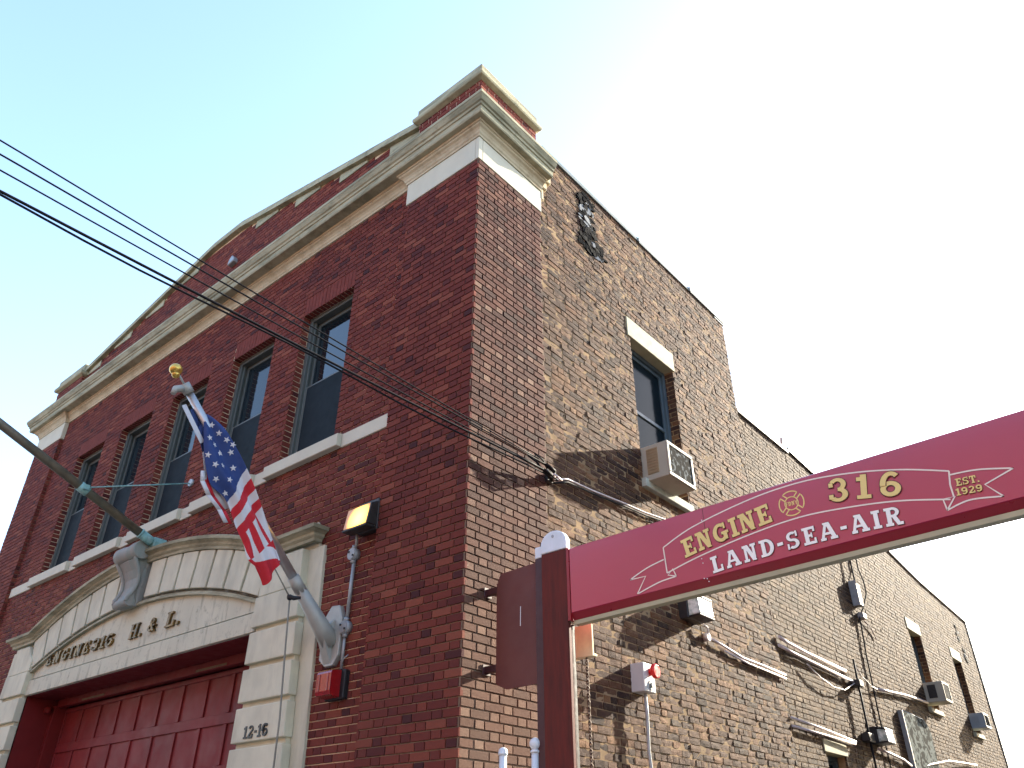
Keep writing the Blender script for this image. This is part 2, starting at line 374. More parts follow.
# ---- main front wall
mb = MB()
front_holes = holes_f + jack + [surround_h]
brick_field(mb, (0, YW, 0), FU, FN, -W + 1.1, -1.12, 0, 8.55, 'flemish', front_holes, phase=.05, hdr=1, jit=.0012, tilt=.006)
brick_field(mb, (0, .10, 0), FU, FN, -10.36, -1.08, 8.93, 10.5, 'flemish', [], phase=.02, jit=.0012, tilt=.006, top=lambda x: gable(x))
for c in WIN_C:                                   # soldier bricks over the openings, splayed outwards
    nb = 14
    for i in range(nb):
        f0, f1 = i / nb, (i + 1) / nb; x0, x1 = c - WIN_W/2, c + WIN_W/2; sp = .0
        b0, b1 = x0 + (x1-x0)*f0 + .0045, x0 + (x1-x0)*f1 - .0045; t0, t1 = x0 - sp + (x1-x0+2*sp)*f0 + .0045, x0 - sp + (x1-x0+2*sp)*f1 - .0045
        o = random.uniform(-.001, .0015)
        mb.prism([(b0, SZ1), (b1, SZ1), (t1, SZ1 + .262), (t0, SZ1 + .262)], 'y', YW + .1, YW + .001 - o, 2)
# window reveals (both jambs)
for c in WIN_C:
    for sx, nx in ((c - WIN_W/2, 1), (c + WIN_W/2, -1)):
        k = int(round(SZ0 / CRS))
        while k * CRS < SZ1 - .02:
            a = max(k*CRS + .005, SZ0); b = min((k+1)*CRS - .005, SZ1)
            segs = [(YW + .003, YW + .098), (YW + .108, YW + .34)] if k % 2 else [(YW + .003, YW + .202), (YW + .212, YW + .34)]
            for y0, y1 in segs: one_brick(mb, (sx, 0, 0), (0, 1), (nx, 0), y0, y1, a, b, .02, 0, .001, .004, 0)
            k += 1
main_front = mb.build('front_wall', ['face_brick', 'face_header', 'soldier_brick'], station)
mb = MB()
sheet(mb, (0, YW, 0), FU, FN, -W + 1.0, -1.0, 0, 8.9, holes_f + [(-8.9, -2.2, 0, 4.1)], -.011, 0)
for c in WIN_C:
    for sx, nx in ((c - WIN_W/2, 1), (c + WIN_W/2, -1)):
        mb.add([(sx - nx*.006, YW + .0065, SZ0), (sx - nx*.006, .42, SZ0), (sx - nx*.006, .42, SZ1), (sx - nx*.006, YW + .0065, SZ1)], [(0,1,2,3)], 0)
    mb.add([(c - WIN_W/2, YW + .0065, SZ1 + .003), (c + WIN_W/2, YW + .0065, SZ1 + .003), (c + WIN_W/2, .42, SZ1 + .003), (c - WIN_W/2, .42, SZ1 + .003)], [(0,1,2,3)], 0)
gp = [(x, gable(x) - .01) for x in (-10.36, -6.15, -5.35, -1.08)]
mb.prism([(-10.36, 8.9)] + [(-1.08, 8.9)] + gp[::-1], 'y', .111, .36, 0)
mb.build('mortar_bed', ['mortar_front'], main_front)

# ---- corner piers
SHADE = MB
def pier(x0, x1, side_x, side_dir):
    mb = MB()
    brick_field(mb, (0, 0, 0), FU, FN, x0, x1, 0, H0, 'flemish', [], phase=.0, jit=.0012, tilt=.006, hdr=2)
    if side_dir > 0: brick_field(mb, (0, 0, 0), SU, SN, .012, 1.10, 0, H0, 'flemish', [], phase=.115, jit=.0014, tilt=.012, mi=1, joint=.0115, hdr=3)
    else: brick_field(mb, (x0, 0, 0), SU, (-1, 0), .012, 1.10, 0, H0, 'flemish', [], phase=.115, mi=0)
    inner = x1 if side_dir < 0 else x0
    if side_dir < 0:
        k = 0
        while k * CRS < H0 - .03:
            one_brick(mb, (inner, 0, 0), (0, 1), (1, 0), .004, YW, k*CRS + .005, (k+1)*CRS - .005, .02, 0, .001, 0, 0); k += 1
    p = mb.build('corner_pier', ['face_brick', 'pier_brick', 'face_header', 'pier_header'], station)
    q = MB(); q.box(x0 + .011, x1 - .011, .011, 1.10, 0, H0)
    q.build('mortar_bed', ['mortar_pier'], p)
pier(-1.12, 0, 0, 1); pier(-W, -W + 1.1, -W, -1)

# ---- side wall of the front block
AW = (2.95, 4.02, 5.42, 7.40)
mb = MB()
brick_field(mb, (XS, 0, 0), SU, SN, 1.105, YS, 0, ROOF - .03, 'common', [AW, (2.88, 4.07, 7.40, 7.70), (2.93, 4.03, 5.29, 5.42)], joint=.012, phase=.03, jit=.0048, tilt=.022, rough=.0036)
for k in range(int(round(AW[2]/CRS)), int(AW[3]/CRS) + 1):      # far jamb of the side window
    a = max(k*CRS + .006, AW[2]); b = min((k+1)*CRS - .006, AW[3])
    if b - a < .02: continue
    for x0, x1 in ([(.004, .10), (.112, .3)] if k % 2 else [(.004, .2), (.212, .3)]):
        for yy, ny in ((AW[1], -1), (AW[0], 1)): one_brick(mb, (XS, yy, 0), (-1, 0), (0, ny), x0, x1, a, b, .02, 0, .002, .006, 0)
side = mb.build('side_wall', ['common_brick'], station)
mb = MB()
sheet(mb, (XS, 0, 0), SU, SN, 1.0, YS, 0, ROOF - .02, [AW], -.006, 0)
for yy, ny in ((AW[1], -1), (AW[0], 1)):
    mb.add([(XS - .004, yy - ny*.005, AW[2]), (XS - .35, yy - ny*.005, AW[2]), (XS - .35, yy - ny*.005, AW[3]), (XS - .004, yy - ny*.005, AW[3])], [(0,1,2,3)], 0)
mb.add([(-11.35, YS, 0), (XS - .004, YS, 0), (XS - .004, YS, ROOF - .02), (-11.35, YS, ROOF - .02)], [(0,1,2,3)], 0)
mb.build('mortar_bed', ['mortar_side'], side)
# ---- rear wing
YE = 18.55
def wing_top(y):
    pts = [(YS, 7.70), (8.0, 7.68), (8.02, 7.76), (9.2, 7.70), (11.2, 7.48), (13.2, 7.25), (14.8, 7.10), (YE, 6.93)]
    for (a, za), (b, zb) in zip(pts, pts[1:]):
        if a <= y <= b: return za + (zb - za) * (y - a) / (b - a)
    return 6.9
RW = [(12.92, 13.72, 4.20, 5.65), (16.05, 16.78, 4.08, 5.62)]
DW = (7.16, 7.9, 0.9, 2.9)
mb = MB()
brick_field(mb, (XR, 0, 0), SU, SN, YS + .004, YE, 0, 7.8, 'common', RW + [DW] + [(a - .07, b + .07, d, d + .24) for a, b, c, d in RW] + [(7.10, 7.95, 2.9, 3.06)],
            joint=.013, phase=.1, jit=.0030, tilt=.013, rough=.0024, top=lambda y: wing_top(y) + .01)
for h in RW:
    for k in range(int(round(h[2]/CRS)), int(h[3]/CRS) + 1):
        a = max(k*CRS + .006, h[2]); b = min((k+1)*CRS - .006, h[3])
        if b - a < .02: continue
        for x0, x1 in ([(.004, .10), (.112, .3)] if k % 2 else [(.004, .2), (.212, .3)]):
            one_brick(mb, (XR, h[1], 0), (-1, 0), (0, -1), x0, x1, a, b, .02, 1, .002, .006, 0)
wing = mb.build('rear_wing_wall', ['rear_brick', 'common_brick'], station)
mb = MB()
ys = [YS - .05, 8.0, 8.02, 9.2, 11.2, 13.2, 14.8, YE]
us = sorted({*ys, *[h[0] for h in RW + [DW]], *[h[1] for h in RW + [DW]]})
for a, b in zip(us, us[1:]):
    ta, tb = wing_top(max(a, YS)), wing_top(b); hs = [h for h in RW + [DW] if h[0] <= a and b <= h[1]]
    segs = [(0, None)]
    if hs: h = hs[0]; segs = [(0, h[2]), (h[3], None)]
    for z0, z1 in segs:
        mb.add([(XR - .0065, a, z0), (XR - .0065, b, z0), (XR - .0065, b, tb if z1 is None else z1), (XR - .0065, a, ta if z1 is None else z1)], [(0,1,2,3)], 0)
for h in RW + [DW]:
    for yy in h[:2]: mb.add([(XR - .004, yy + (.005 if yy == h[1] else -.005), h[2]), (XR - .35, yy + (.005 if yy == h[1] else -.005), h[2]), (XR - .35, yy + (.005 if yy == h[1] else -.005), h[3]), (XR - .004, yy + (.005 if yy == h[1] else -.005), h[3])], [(0,1,2,3)], 0)
mb.add([(XR - .004, YE, 0), (-11.35, YE, 0), (-11.35, YE, 6.9), (XR - .004, YE, 6.9)], [(0,1,2,3)], 0)
mb.add([(-11.35, 1.0, 0), (-11.35, YE, 0), (-11.35, YE, 6.9), (-11.35, 1.0, 6.9)], [(0,1,2,3)], 0)
mb.add([(-11.36, 1.0, 6.9), (-11.36, YS, 6.9), (-11.36, YS, ROOF), (-11.36, 1.0, ROOF)], [(0,1,2,3)], 0)
mb.build('mortar_bed', ['mortar_side'], wing)
mb = MB(); mb.box(-11.3, -.12, .3, YS - .05, 9.0, 9.1)
for a, b in zip(ys, ys[1:]):
    mb.add([(-11.3, a, wing_top(max(a, YS)) - .25), (-.1, a, wing_top(max(a, YS)) - .25), (-.1, b, wing_top(b) - .25), (-11.3, b, wing_top(b) - .25)], [(0,1,2,3)])
mb.build('roof', ['roofing'], station)
# roof edge cappings
mb = MB()
mb.box(-.32, XS + .025, 1.15, 3.4, ROOF - .03, ROOF + .035); mb.box(-.32, XS + .02, 3.405, YS + .02, ROOF - .03, ROOF + .03)
mb.box(-.32, XS + .012, YS - .3, YS + .015, ROOF - .075, ROOF - .031)
for y in (3.4, 4.9): mb.box(-.3, XS + .035, y, y + .03, ROOF - .035, ROOF + .045)
mb.build('roof_edge', ['coping_metal'], station, bevel=.004)
mb = MB()
for a, b in zip(ys[1:], ys[2:]):
    if b - a < .1: continue
    mb.add([(XR + .03, a + .004, wing_top(a) - .04), (XR + .03, b, wing_top(b) - .04), (XR + .03, b, wing_top(b) + .04), (XR + .03, a + .004, wing_top(a) + .04),
            (XR - .3, a + .004, wing_top(a) - .04), (XR - .3, b, wing_top(b) - .04), (XR - .3, b, wing_top(b) + .04), (XR - .3, a + .004, wing_top(a) + .04)],
           [(0,1,2,3), (3,2,6,7), (0,4,5,1), (0,3,7,4), (1,5,6,2)])
mb.box(XR - .3, XR + .03, YS + .02, 8.0, 7.66, 7.73)
mb.build('roof_edge', ['coping_metal'], station, bevel=.004)
mb = MB(); mb.box(XR - .02, XR + .02, YE - .05, YE + .02, 0, 6.9)
mb.build('corner_trim', ['coping_metal'], station)

# ------------------------------------------------------------------ cornice, blocks, pedestals, coping
def sweep(mb, path, prof, mi=0):
    """path: plan polyline with outward side on its right when walking; prof: list of (outward, z)"""
    P = [Vector(p) for p in path]; offs = []
    for i, p in enumerate(P):
        def nrm(a, b): d = (b - a).normalized(); return Vector((d.y, -d.x))
        if i == 0: m = nrm(P[0], P[1]); k = 1
        elif i == len(P)-1: m = nrm(P[-2], P[-1]); k = 1
        else:
            n1, n2 = nrm(P[i-1], p), nrm(p, P[i+1]); m = (n1 + n2).normalized(); k = 1 / max(.3, m.dot(n1))
        offs.append(m * k)
    n = len(prof)
    vs = [(p.x + o.x*d, p.y + o.y*d, z) for p, o in zip(P, offs) for d, z in prof]
    fs = [(i*n+j, (i+1)*n+j, (i+1)*n+(j+1) % n, i*n+(j+1) % n) for i in range(len(P)-1) for j in range(n)]
    fs += [tuple(range(n)), tuple(range((len(P)-1)*n, len(P)*n))[::-1]]
    mb.add(vs, fs, mi)
ring = [(-W, 1.13), (-W, 0), (0, 0), (0, 1.13)]
corona = [(-.12, 8.685), (.165, 8.685), (.175, 8.705), (.18, 8.765), (.195, 8.772), (.20, 8.80), (.218, 8.812), (.238, 8.855), (.245, 8.87), (.25, 8.872), (.25, 8.918), (.20, 8.935), (-.12, 8.985)]
mb = MB(); sweep(mb, ring, corona); mb.build('cornice', ['cornice'], station, bevel=.003)
ring2 = [(-W, 1.10), (-W, 0), (-W + 1.12, 0), (-W + 1.12, YW), (-1.15, YW), (-1.15, 0), (0, 0), (0, 1.10)]
bed = [(-.05, 8.535), (.018, 8.535), (.02, 8.56), (.032, 8.575), (.04, 8.60), (.058, 8.625), (.082, 8.64), (.088, 8.655), (.105, 8.66), (.108, 8.686), (-.05, 8.686)]
mb = MB(); sweep(mb, ring2, bed); mb.build('bed_moulding', ['bed_mould'], station, bevel=.002)
mb = MB(); mb.box(XS - .03, .035, 1.10, 1.19, 8.60, 8.72); mb.box(XS - .03, .012, 1.10, 1.15, 8.42, 8.60); mb.box(XS - .03, .06, 1.13, 1.24, 8.72, 8.95); mb.build('cornice_return', ['bed_mould'], station, bevel=.01)
for x0, x1, y1, sx in ((-1.15, .006, 1.105, 1), (-W - .006, -W + 1.12, 1.105, -1)):
    mb = MB()
    if sx > 0:
        mb.box(x0, x1 - .052, -.008, .3, H0 + .002, 8.533); mb.box(x1 - .05, x1, -.008, .058, H0 + .002, 8.533); mb.box(x1 - .3, x1, .062, y1, H0 + .002, 8.533)
    else: mb.box(x0, x1, -.008, y1, H0 + .002, 8.533)
    mb.build('stone_block', ['stone_clean'], station, bevel=.004)
for x0, x1 in ((-1.1, 0), (-W, -W + 1.1)):
    mb = MB()
    brick_field(mb, (0, .02, 0), FU, FN, x0 + .02, x1 - .02, 8.94, 9.57, 'flemish', [], phase=.03)
    brick_field(mb, (x1 - .02, 0, 0), SU, SN, .03, 1.06, 8.94, 9.57, 'flemish', [], phase=.1)
    brick_field(mb, (x0 + .02, 0, 0), SU, (-1, 0), .03, 1.06, 8.94, 9.57, 'flemish', [], phase=.1)
    p = mb.build('pedestal', ['face_brick'], station)
    mb = MB(); mb.box(x0 + .027, x1 - .027, .027, 1.06, 8.9, 9.575); mb.build('mortar_bed', ['mortar_front'], p)
    mb = MB(); cap = [(-.3, 9.572), (-.02, 9.572), (.035, 9.60), (.045, 9.625), (.045, 9.665), (.01, 9.69), (0, 9.72), (-.002, 9.83), (-.03, 9.85), (-.3, 9.86)]
    e = .001
    sweep(mb, [(x0 + .35, 1.07), (x0, 1.07), (x0, 0), (x1, 0), (x1, 1.07), (x0 + .34, 1.07)], cap)
    mb.box(x0 + .25, x1 - .25, .25, .82, 9.6, 9.855); mb.build('pedestal_cap', ['cornice'], p, bevel=.004)
# gable coping with stepped stone teeth beneath
mb = MB()
for xa, xb in ((-10.4, -6.15), (-6.15, -5.35), (-5.35, -1.08)):
    za, zb = gable(max(xa, -10.36)), gable(xb)
    n = max(1, int(abs(xb - xa) / .95)); 
    for i in range(n):
        a, b = xa + (xb-xa)*i/n + .003, xa + (xb-xa)*(i+1)/n - .003
        z0, z1 = za + (zb-za)*i/n, za + (zb-za)*(i+1)/n
        mb.prism([(a, z0 - .01), (b, z1 - .01), (b, z1 + .085), (a, z0 + .085)], 'y', .03, .42)
        mb.prism([(a, z0 + .0855), (b, z1 + .0855), (b, z1 + .145), (a, z0 + .145)], 'y', .055, .40)
        if n > 1:
            if z1 > z0: mb.prism([(a + .02, z0 - .011), (a + .62, z0 + (z1-z0)*.62/(b-a) - .011), (a + .62, z0 - .06), (a + .02, z0 - .06)][::-1], 'y', .085, .3)
            else: mb.prism([(b - .62, z1 - (z1-z0)*.62/(b-a) - .011), (b - .02, z1 - .011), (b - .02, z1 - .06), (b - .62, z1 - .06)], 'y', .085, .3)
mb.build('gable_coping', ['cornice'], station, bevel=.003)

# ------------------------------------------------------------------ front windows
def sash_window(c):
    x0, x1 = c - WIN_W/2, c + WIN_W/2; ya = YW + .105
    mb = MB(); t = .06
    mb.box(x0, x0 + t, ya, ya + .18, SZ0, SZ1); mb.box(x1 - t, x1, ya, ya + .18, SZ0, SZ1)
    mb.box(x0 + t + .001, x1 - t - .001, ya + .001, ya + .15, SZ1 - t, SZ1); mb.box(x0 + t + .001, x1 - t - .001, ya + .001, ya + .15, SZ0, SZ0 + .05)
    for xx in (x0 + t, x1 - t - .022): mb.box(xx + .0005, xx + .022, ya + .035, ya + .06, SZ0 + .051, SZ1 - t - .001)
    w = mb.build('window', ['window_paint'], station, bevel=.003)
    zm = (SZ0 + SZ1) / 2 - .02; xi0, xi1 = x0 + t + .001, x1 - t - .001; s = .05
    up = MB(); y0 = ya + .085
    up.box(xi0, xi0 + s, y0, y0 + .035, zm, SZ1 - t - .002); up.box(xi1 - s, xi1, y0, y0 + .035, zm, SZ1 - t - .002)
    up.box(xi0 + s + .0005, xi1 - s - .0005, y0 + .001, y0 + .034, SZ1 - t - .055, SZ1 - t - .002); up.box(xi0 + s + .0005, xi1 - s - .0005, y0 + .001, y0 + .034, zm, zm + .045)
    up.build('upper_sash', ['window_paint'], w, bevel=.003)
    g = MB(); g.box(xi0 + s, xi1 - s, y0 + .016, y0 + .021, zm + .045, SZ1 - t - .055)
    g.build('pane', ['glass' if c == WIN_C[0] else 'dull_glass'], w)
    lo = MB(); y1 = y0 + .038
    lo.box(xi0, xi0 + s, y1, y1 + .035, SZ0 + .051, zm + .03); lo.box(xi1 - s, xi1, y1, y1 + .035, SZ0 + .051, zm + .03)
    lo.box(xi0 + s + .0005, xi1 - s - .0005, y1 + .001, y1 + .034, SZ0 + .051, SZ0 + .12); lo.box(xi0 + s + .0005, xi1 - s - .0005, y1 + .001, y1 + .034, zm - .02, zm + .03)
    lo.build('lower_sash', ['window_paint'], w, bevel=.003)
    g = MB(); g.box(xi0 + s, xi1 - s, y1 + .016, y1 + .021, SZ0 + .12, zm - .02); g.build('pane', ['glass'], w)
    sc = MB(); sc.box(xi0 + .024, xi1 - .024, ya + .044, ya + .05, SZ0 + .075, zm + .005, 1)
    for xx in (xi0 + .0225, xi1 - .0445): sc.box(xx, xx + .022, ya + .042, ya + .055, SZ0 + .052, zm + .02)
    sc.box(xi0 + .045, xi1 - .045, ya + .042, ya + .055, SZ0 + .052, SZ0 + .075); sc.box(xi0 + .045, xi1 - .045, ya + .042, ya + .055, zm + .002, zm + .02)
    sc.build('insect_screen', ['window_paint', 'screen'], w)
for c in WIN_C: sash_window(c)
mb = MB()
edges = [-10.28] 
xs = [-10.28] + [v for c in WIN_C[::-1] for v in (c - .655, c + .655)] + [-1.125]
for i in range(0, len(xs) - 1):
    a, b = xs[i] + .003, xs[i+1] - .003
    if b - a < .05: continue
    if i % 2 == 0: mb = MB(); mb.box(a, b, YW - .018, YW + .2, 5.28, 5.435); mb.build('sill_course', ['stone_clean'], station, bevel=.005)
for c in WIN_C:
    a, b = c - .652, c + .652
    mb = MB(); mb.prism([(YW + .25, 5.29), (YW - .075, 5.29), (YW - .075, 5.43), (YW + .1, 5.472), (YW + .25, 5.472)], 'x', a, b)
    mb.build('window_sill', ['stone_clean'], station, bevel=.006)

# ------------------------------------------------------------------ door surround
XC = -5.53
def lerp(a, b, t): return a + (b - a) * t
# inner arch and tympanum
Ri = 8.2; zi = 4.27 - Ri                            # inner arch centre
def zin(x): return zi + math.sqrt(Ri*Ri - (x - XC)**2)
Ro = 8.0; zo = 4.80 - Ro
def zout(x): return zo + math.sqrt(Ro*Ro - (x - XC)**2)
hx = 2.76; N = 36
xsA = [XC - hx + 2*hx*i/N for i in range(N + 1)]
mb = MB(); mb.prism([(XC - hx - .0, 3.765), (XC + hx, 3.765)] + [(x, zin(x) + .05) for x in xsA[::-1]], 'y', .02, .45)
surr = mb.build('door_surround', ['tympanum'], station)
rx = lambda z: -1.715 - .045 * z
for sx in (0, 1):                                   # plain backing slabs with flared sides and shoulders
    mb = MB(); f = (lambda x: x) if sx == 0 else (lambda x: 2 * XC - x)
    mb.prism([(f(DOOR[1] + .03), 0), (f(rx(0)), 0), (f(rx(4.24)), 4.238), (f(DOOR[1] + .03), 4.238)][::(1 if sx == 0 else -1)], 'y', .03, .5)
    mb.build('pilaster', ['stone'], surr, bevel=.004); mb = MB()
    mb.prism([(f(-2.62), 4.24), (f(-1.99), 4.24), (f(-2.07), 4.51), (f(-2.62), 4.42)][::(1 if sx == 0 else -1)], 'y', .035, .2)
    mb.build('shoulder', ['stone'], surr, bevel=.004)
for sx in (0, 1):
    f = (lambda x: x + .075) if sx == 0 else (lambda x: 2 * XC - x); st = 1 if sx == 0 else -1
    mb = MB(); z = 3.865
    mb.prism([(f(-2.86), 3.87), (f(-2.19), 3.87), (f(-2.215), 4.235), (f(-2.62), 4.235), (f(-2.86), 4.0)][::st], 'y', -.05, .04)
    mb.build('quoin_block', ['stone'], surr, bevel=.008, seg=2); core = MB()
    while z > .05:
        a = max(0, z - .3); xo = -1.92 - .062 * z; xo1 = -1.92 - .062 * a; mb = MB()
        mb.prism([(f(DOOR[1] - .03), a), (f(xo1), a), (f(xo), z - .005), (f(DOOR[1] - .03), z - .005)][::st], 'y', -.065, .028)
        mb.build('quoin_block', ['stone'], surr, bevel=.008, seg=2)
        z -= .345
    core.prism([(f(DOOR[1]), 0), (f(-1.935), 0), (f(-2.185), 3.868), (f(DOOR[1]), 3.868)][::st], 'y', -.02, .0285)
    core.build('jamb_stone', ['stone'], surr)
mb = MB(); mb.box(DOOR[0] - .02, DOOR[1] + .02, -.004, .5, 3.55, 3.745)
mb.build('door_lintel', ['tympanum'], surr, bevel=.004)
# bead along the inner arch
mb = MB()
for d, y0, y1, h in ((.012, -.03, .02, .024), (.0365, -.015, .02, .018)):
    for i in range(N):
        a, b = xsA[i], xsA[i+1]
        mb.add([(a, y0, zin(a)+d), (b, y0, zin(b)+d), (b, y0, zin(b)+d+h), (a, y0, zin(a)+d+h), (a, y1, zin(a)+d), (b, y1, zin(b)+d), (b, y1, zin(b)+d+h), (a, y1, zin(a)+d+h)],
               [(0,1,2,3), (3,2,6,7), (0,4,5,1)], 0)
mb.build('arch_bead', ['cornice'], surr)
# voussoirs
mb = MB()
mb.prism([(x, zin(x) + .06) for x in [XC - 2.9 + 5.8*i/N for i in range(N+1)]] + [(x, zout(x) - .02) for x in [XC + 2.9 - 5.8*i/N for i in range(N+1)]], 'y', .026, .3)
mb.build('arch_ring', ['joint_stone'], surr)
nv = 15
for i in range(nv):
    t0, t1 = -1 + 2*i/nv, -1 + 2*(i+1)/nv
    if abs(t0 + t1) < .02: continue
    def X(t, z): return XC + t * (2.72 + .12 * z)
    p = []
    m = 5
    for j in range(m + 1): t = lerp(t0, t1, j/m); x = X(t, 0) + (.023 if j == 0 else -.023 if j == m else 0); p.append((x, zin(x) + .085))
    for j in range(m, -1, -1): t = lerp(t0, t1, j/m); x = X(t, 1) + (.023 if j == 0 else -.023 if j == m else 0); p.append((x, zout(x) - .005))
    mb = MB(); mb.prism(p, 'y', -.03, .025)
    mb.build('voussoir', ['stone'], surr, bevel=.006)
# arched cornice moulding with level ends
def arch_line(x):
    d = abs(x - XC)
    if d < 2.85: return zout(x)
    return zout(XC + 2.85)
mprof = [(.0, 0), (.045, 0), (.05, .03), (.075, .05), (.08, .075), (.115, .095), (.135, .10), (.14, .135), (.12, .145), (0, .165)]
xsM = [XC - 3.50] + [XC - 2.85 + 5.7*i/40 for i in range(41)] + [XC + 3.50]
mb = MB(); n = len(mprof)
vs = [(x, .0 - d, arch_line(x) + z) for x in xsM for d, z in mprof]
# returns at both ends: pull the end rings so the section mitres back to the wall
fs = [(i*n+j, (i+1)*n+j, (i+1)*n+(j+1) % n, i*n+(j+1) % n) for i in range(len(xsM)-1) for j in range(n)] + [tuple(range(n)), tuple(range((len(xsM)-1)*n, len(xsM)*n))[::-1]]
vs = [((x + (d * (1 if x > XC else -1) if abs(x - XC) > 3.4 else 0)), y, z) for (x, y, z), (d, _) in zip(vs, [p for _ in xsM for p in mprof])]
mb.add(vs, fs)
for sx in (-1, 1):                                  # side returns
    vs = []
    for yy in (0.0, 1.0):
        for d, z in mprof: vs.append((XC + sx*(3.50 + d), -d if yy == 0 else .05, arch_line(XC + 3.5) + z))
    mb.add(vs, [(j, (j+1) % n, n + (j+1) % n, n + j) for j in range(n)])
mb.build('arch_moulding', ['cornice'], surr)
# keystone: scroll roll over a tapering S-shaped body
KX = -5.64
mb = MB()
mb.tube([(KX - .27, -.16, 4.93), (KX - .26, -.16, 4.93), (KX - .14, -.165, 4.93), (KX, -.165, 4.93), (KX + .14, -.165, 4.93), (KX + .26, -.16, 4.93), (KX + .27, -.16, 4.93)], [.105, .118, .114, .098, .114, .118, .105], 24)
side_p = [(-.02, 4.93), (-.17, 4.90), (-.20, 4.82), (-.13, 4.72), (-.085, 4.62), (-.08, 4.52), (-.11, 4.42), (-.15, 4.36), (-.15, 4.31), (-.10, 4.27), (-.03, 4.27), (.03, 4.3), (.03, 4.93)]
m = len(side_p)
vs = []
for sx in (-1, 1):
    for y, z in side_p: vs.append((KX + sx * (.135 + .085 * max(0, (z - 4.3)) / .6 + (.03 if z < 4.45 else 0)), y, z))
mb.add(vs, [tuple(range(m)), tuple(range(m, 2*m))[::-1]] + [(i, (i+1) % m, m + (i+1) % m, m + i) for i in range(m)])
mb.tube([(KX - .17, -.115, 4.315), (KX + .17, -.115, 4.315)], .058, 16)
for sx in (-1, 1):                                  # raised side fillets of the scroll body
    mb.tube([(KX + sx * (.152 + .085 * max(0, z - 4.3) / .6), y - .008, z) for y, z in side_p[1:9]], .026, 8)
mb.build('keystone', ['keystone'], surr, bevel=.004)

# ------------------------------------------------------------------ garage door
YD = .55
mb = MB()
mb.box(DOOR[0] - .25, DOOR[0], .05, 1.0, 0, 3.55); mb.box(DOOR[1], DOOR[1] + .3, .052, 1.0, 0, 3.55)
mb.box(DOOR[0] + .001, DOOR[1] - .001, .503, 1.0, 3.47, 3.80)
mb.box(DOOR[0] - .02, DOOR[1] + .02, .04, .5, 3.541, 3.549)
mb.box(DOOR[0] + .001, DOOR[0] + .10, .40, .60, 0, 3.465); mb.box(DOOR[1] - .10, DOOR[1] - .001, .40, .60, 0, 3.465)
mb.box(DOOR[0] + .102, DOOR[1] - .102, .42, .502, 3.44, 3.54)
fr = mb.build('door_frame', ['door_dark'], station, bevel=.006)
mb = MB(); mb.sphere((DOOR[0] + .065, .33, 3.40), .05); mb.box(DOOR[0], DOOR[0] + .03, .30, .36, 3.37, 3.43); mb.build('bell', ['door_dark'], fr)
M['brass'] = simple('brass_strip', (.12, .06, .02), .6)
for xx in (-7.35, -4.55): mb = MB(); mb.box(xx, xx + .62, .415, .4195, 3.452, 3.476); mb.build('brass_strip', ['brass'], fr)
mb = MB(); dx0, dx1 = DOOR[0] + .10, DOOR[1] - .10
mb.box(dx0, dx1, YD + .02, YD + .05, 0, 3.44)
npan = 10; pw = (dx1 - dx0) / npan; zr = [3.44, 3.385, 2.985, 2.875, 2.475, 2.365, 1.965, 1.855, 1.455, 1.345, .945, .835, .435, .325, 0]
for j in range(0, len(zr) - 1, 2): mb.box(dx0, dx1, YD, YD + .0195, zr[j+1], zr[j] - .001)
for i in range(npan + 1):
    xx = dx0 + pw*i; a, b = max(dx0, xx - .032), min(dx1, xx + .032)
    for j in range(1, len(zr) - 1, 2): mb.box(a, b, YD + .001, YD + .0195, zr[j+1] + .0005, zr[j] - .0005)
mb.build('garage_door', ['door_red'], station, bevel=.004)

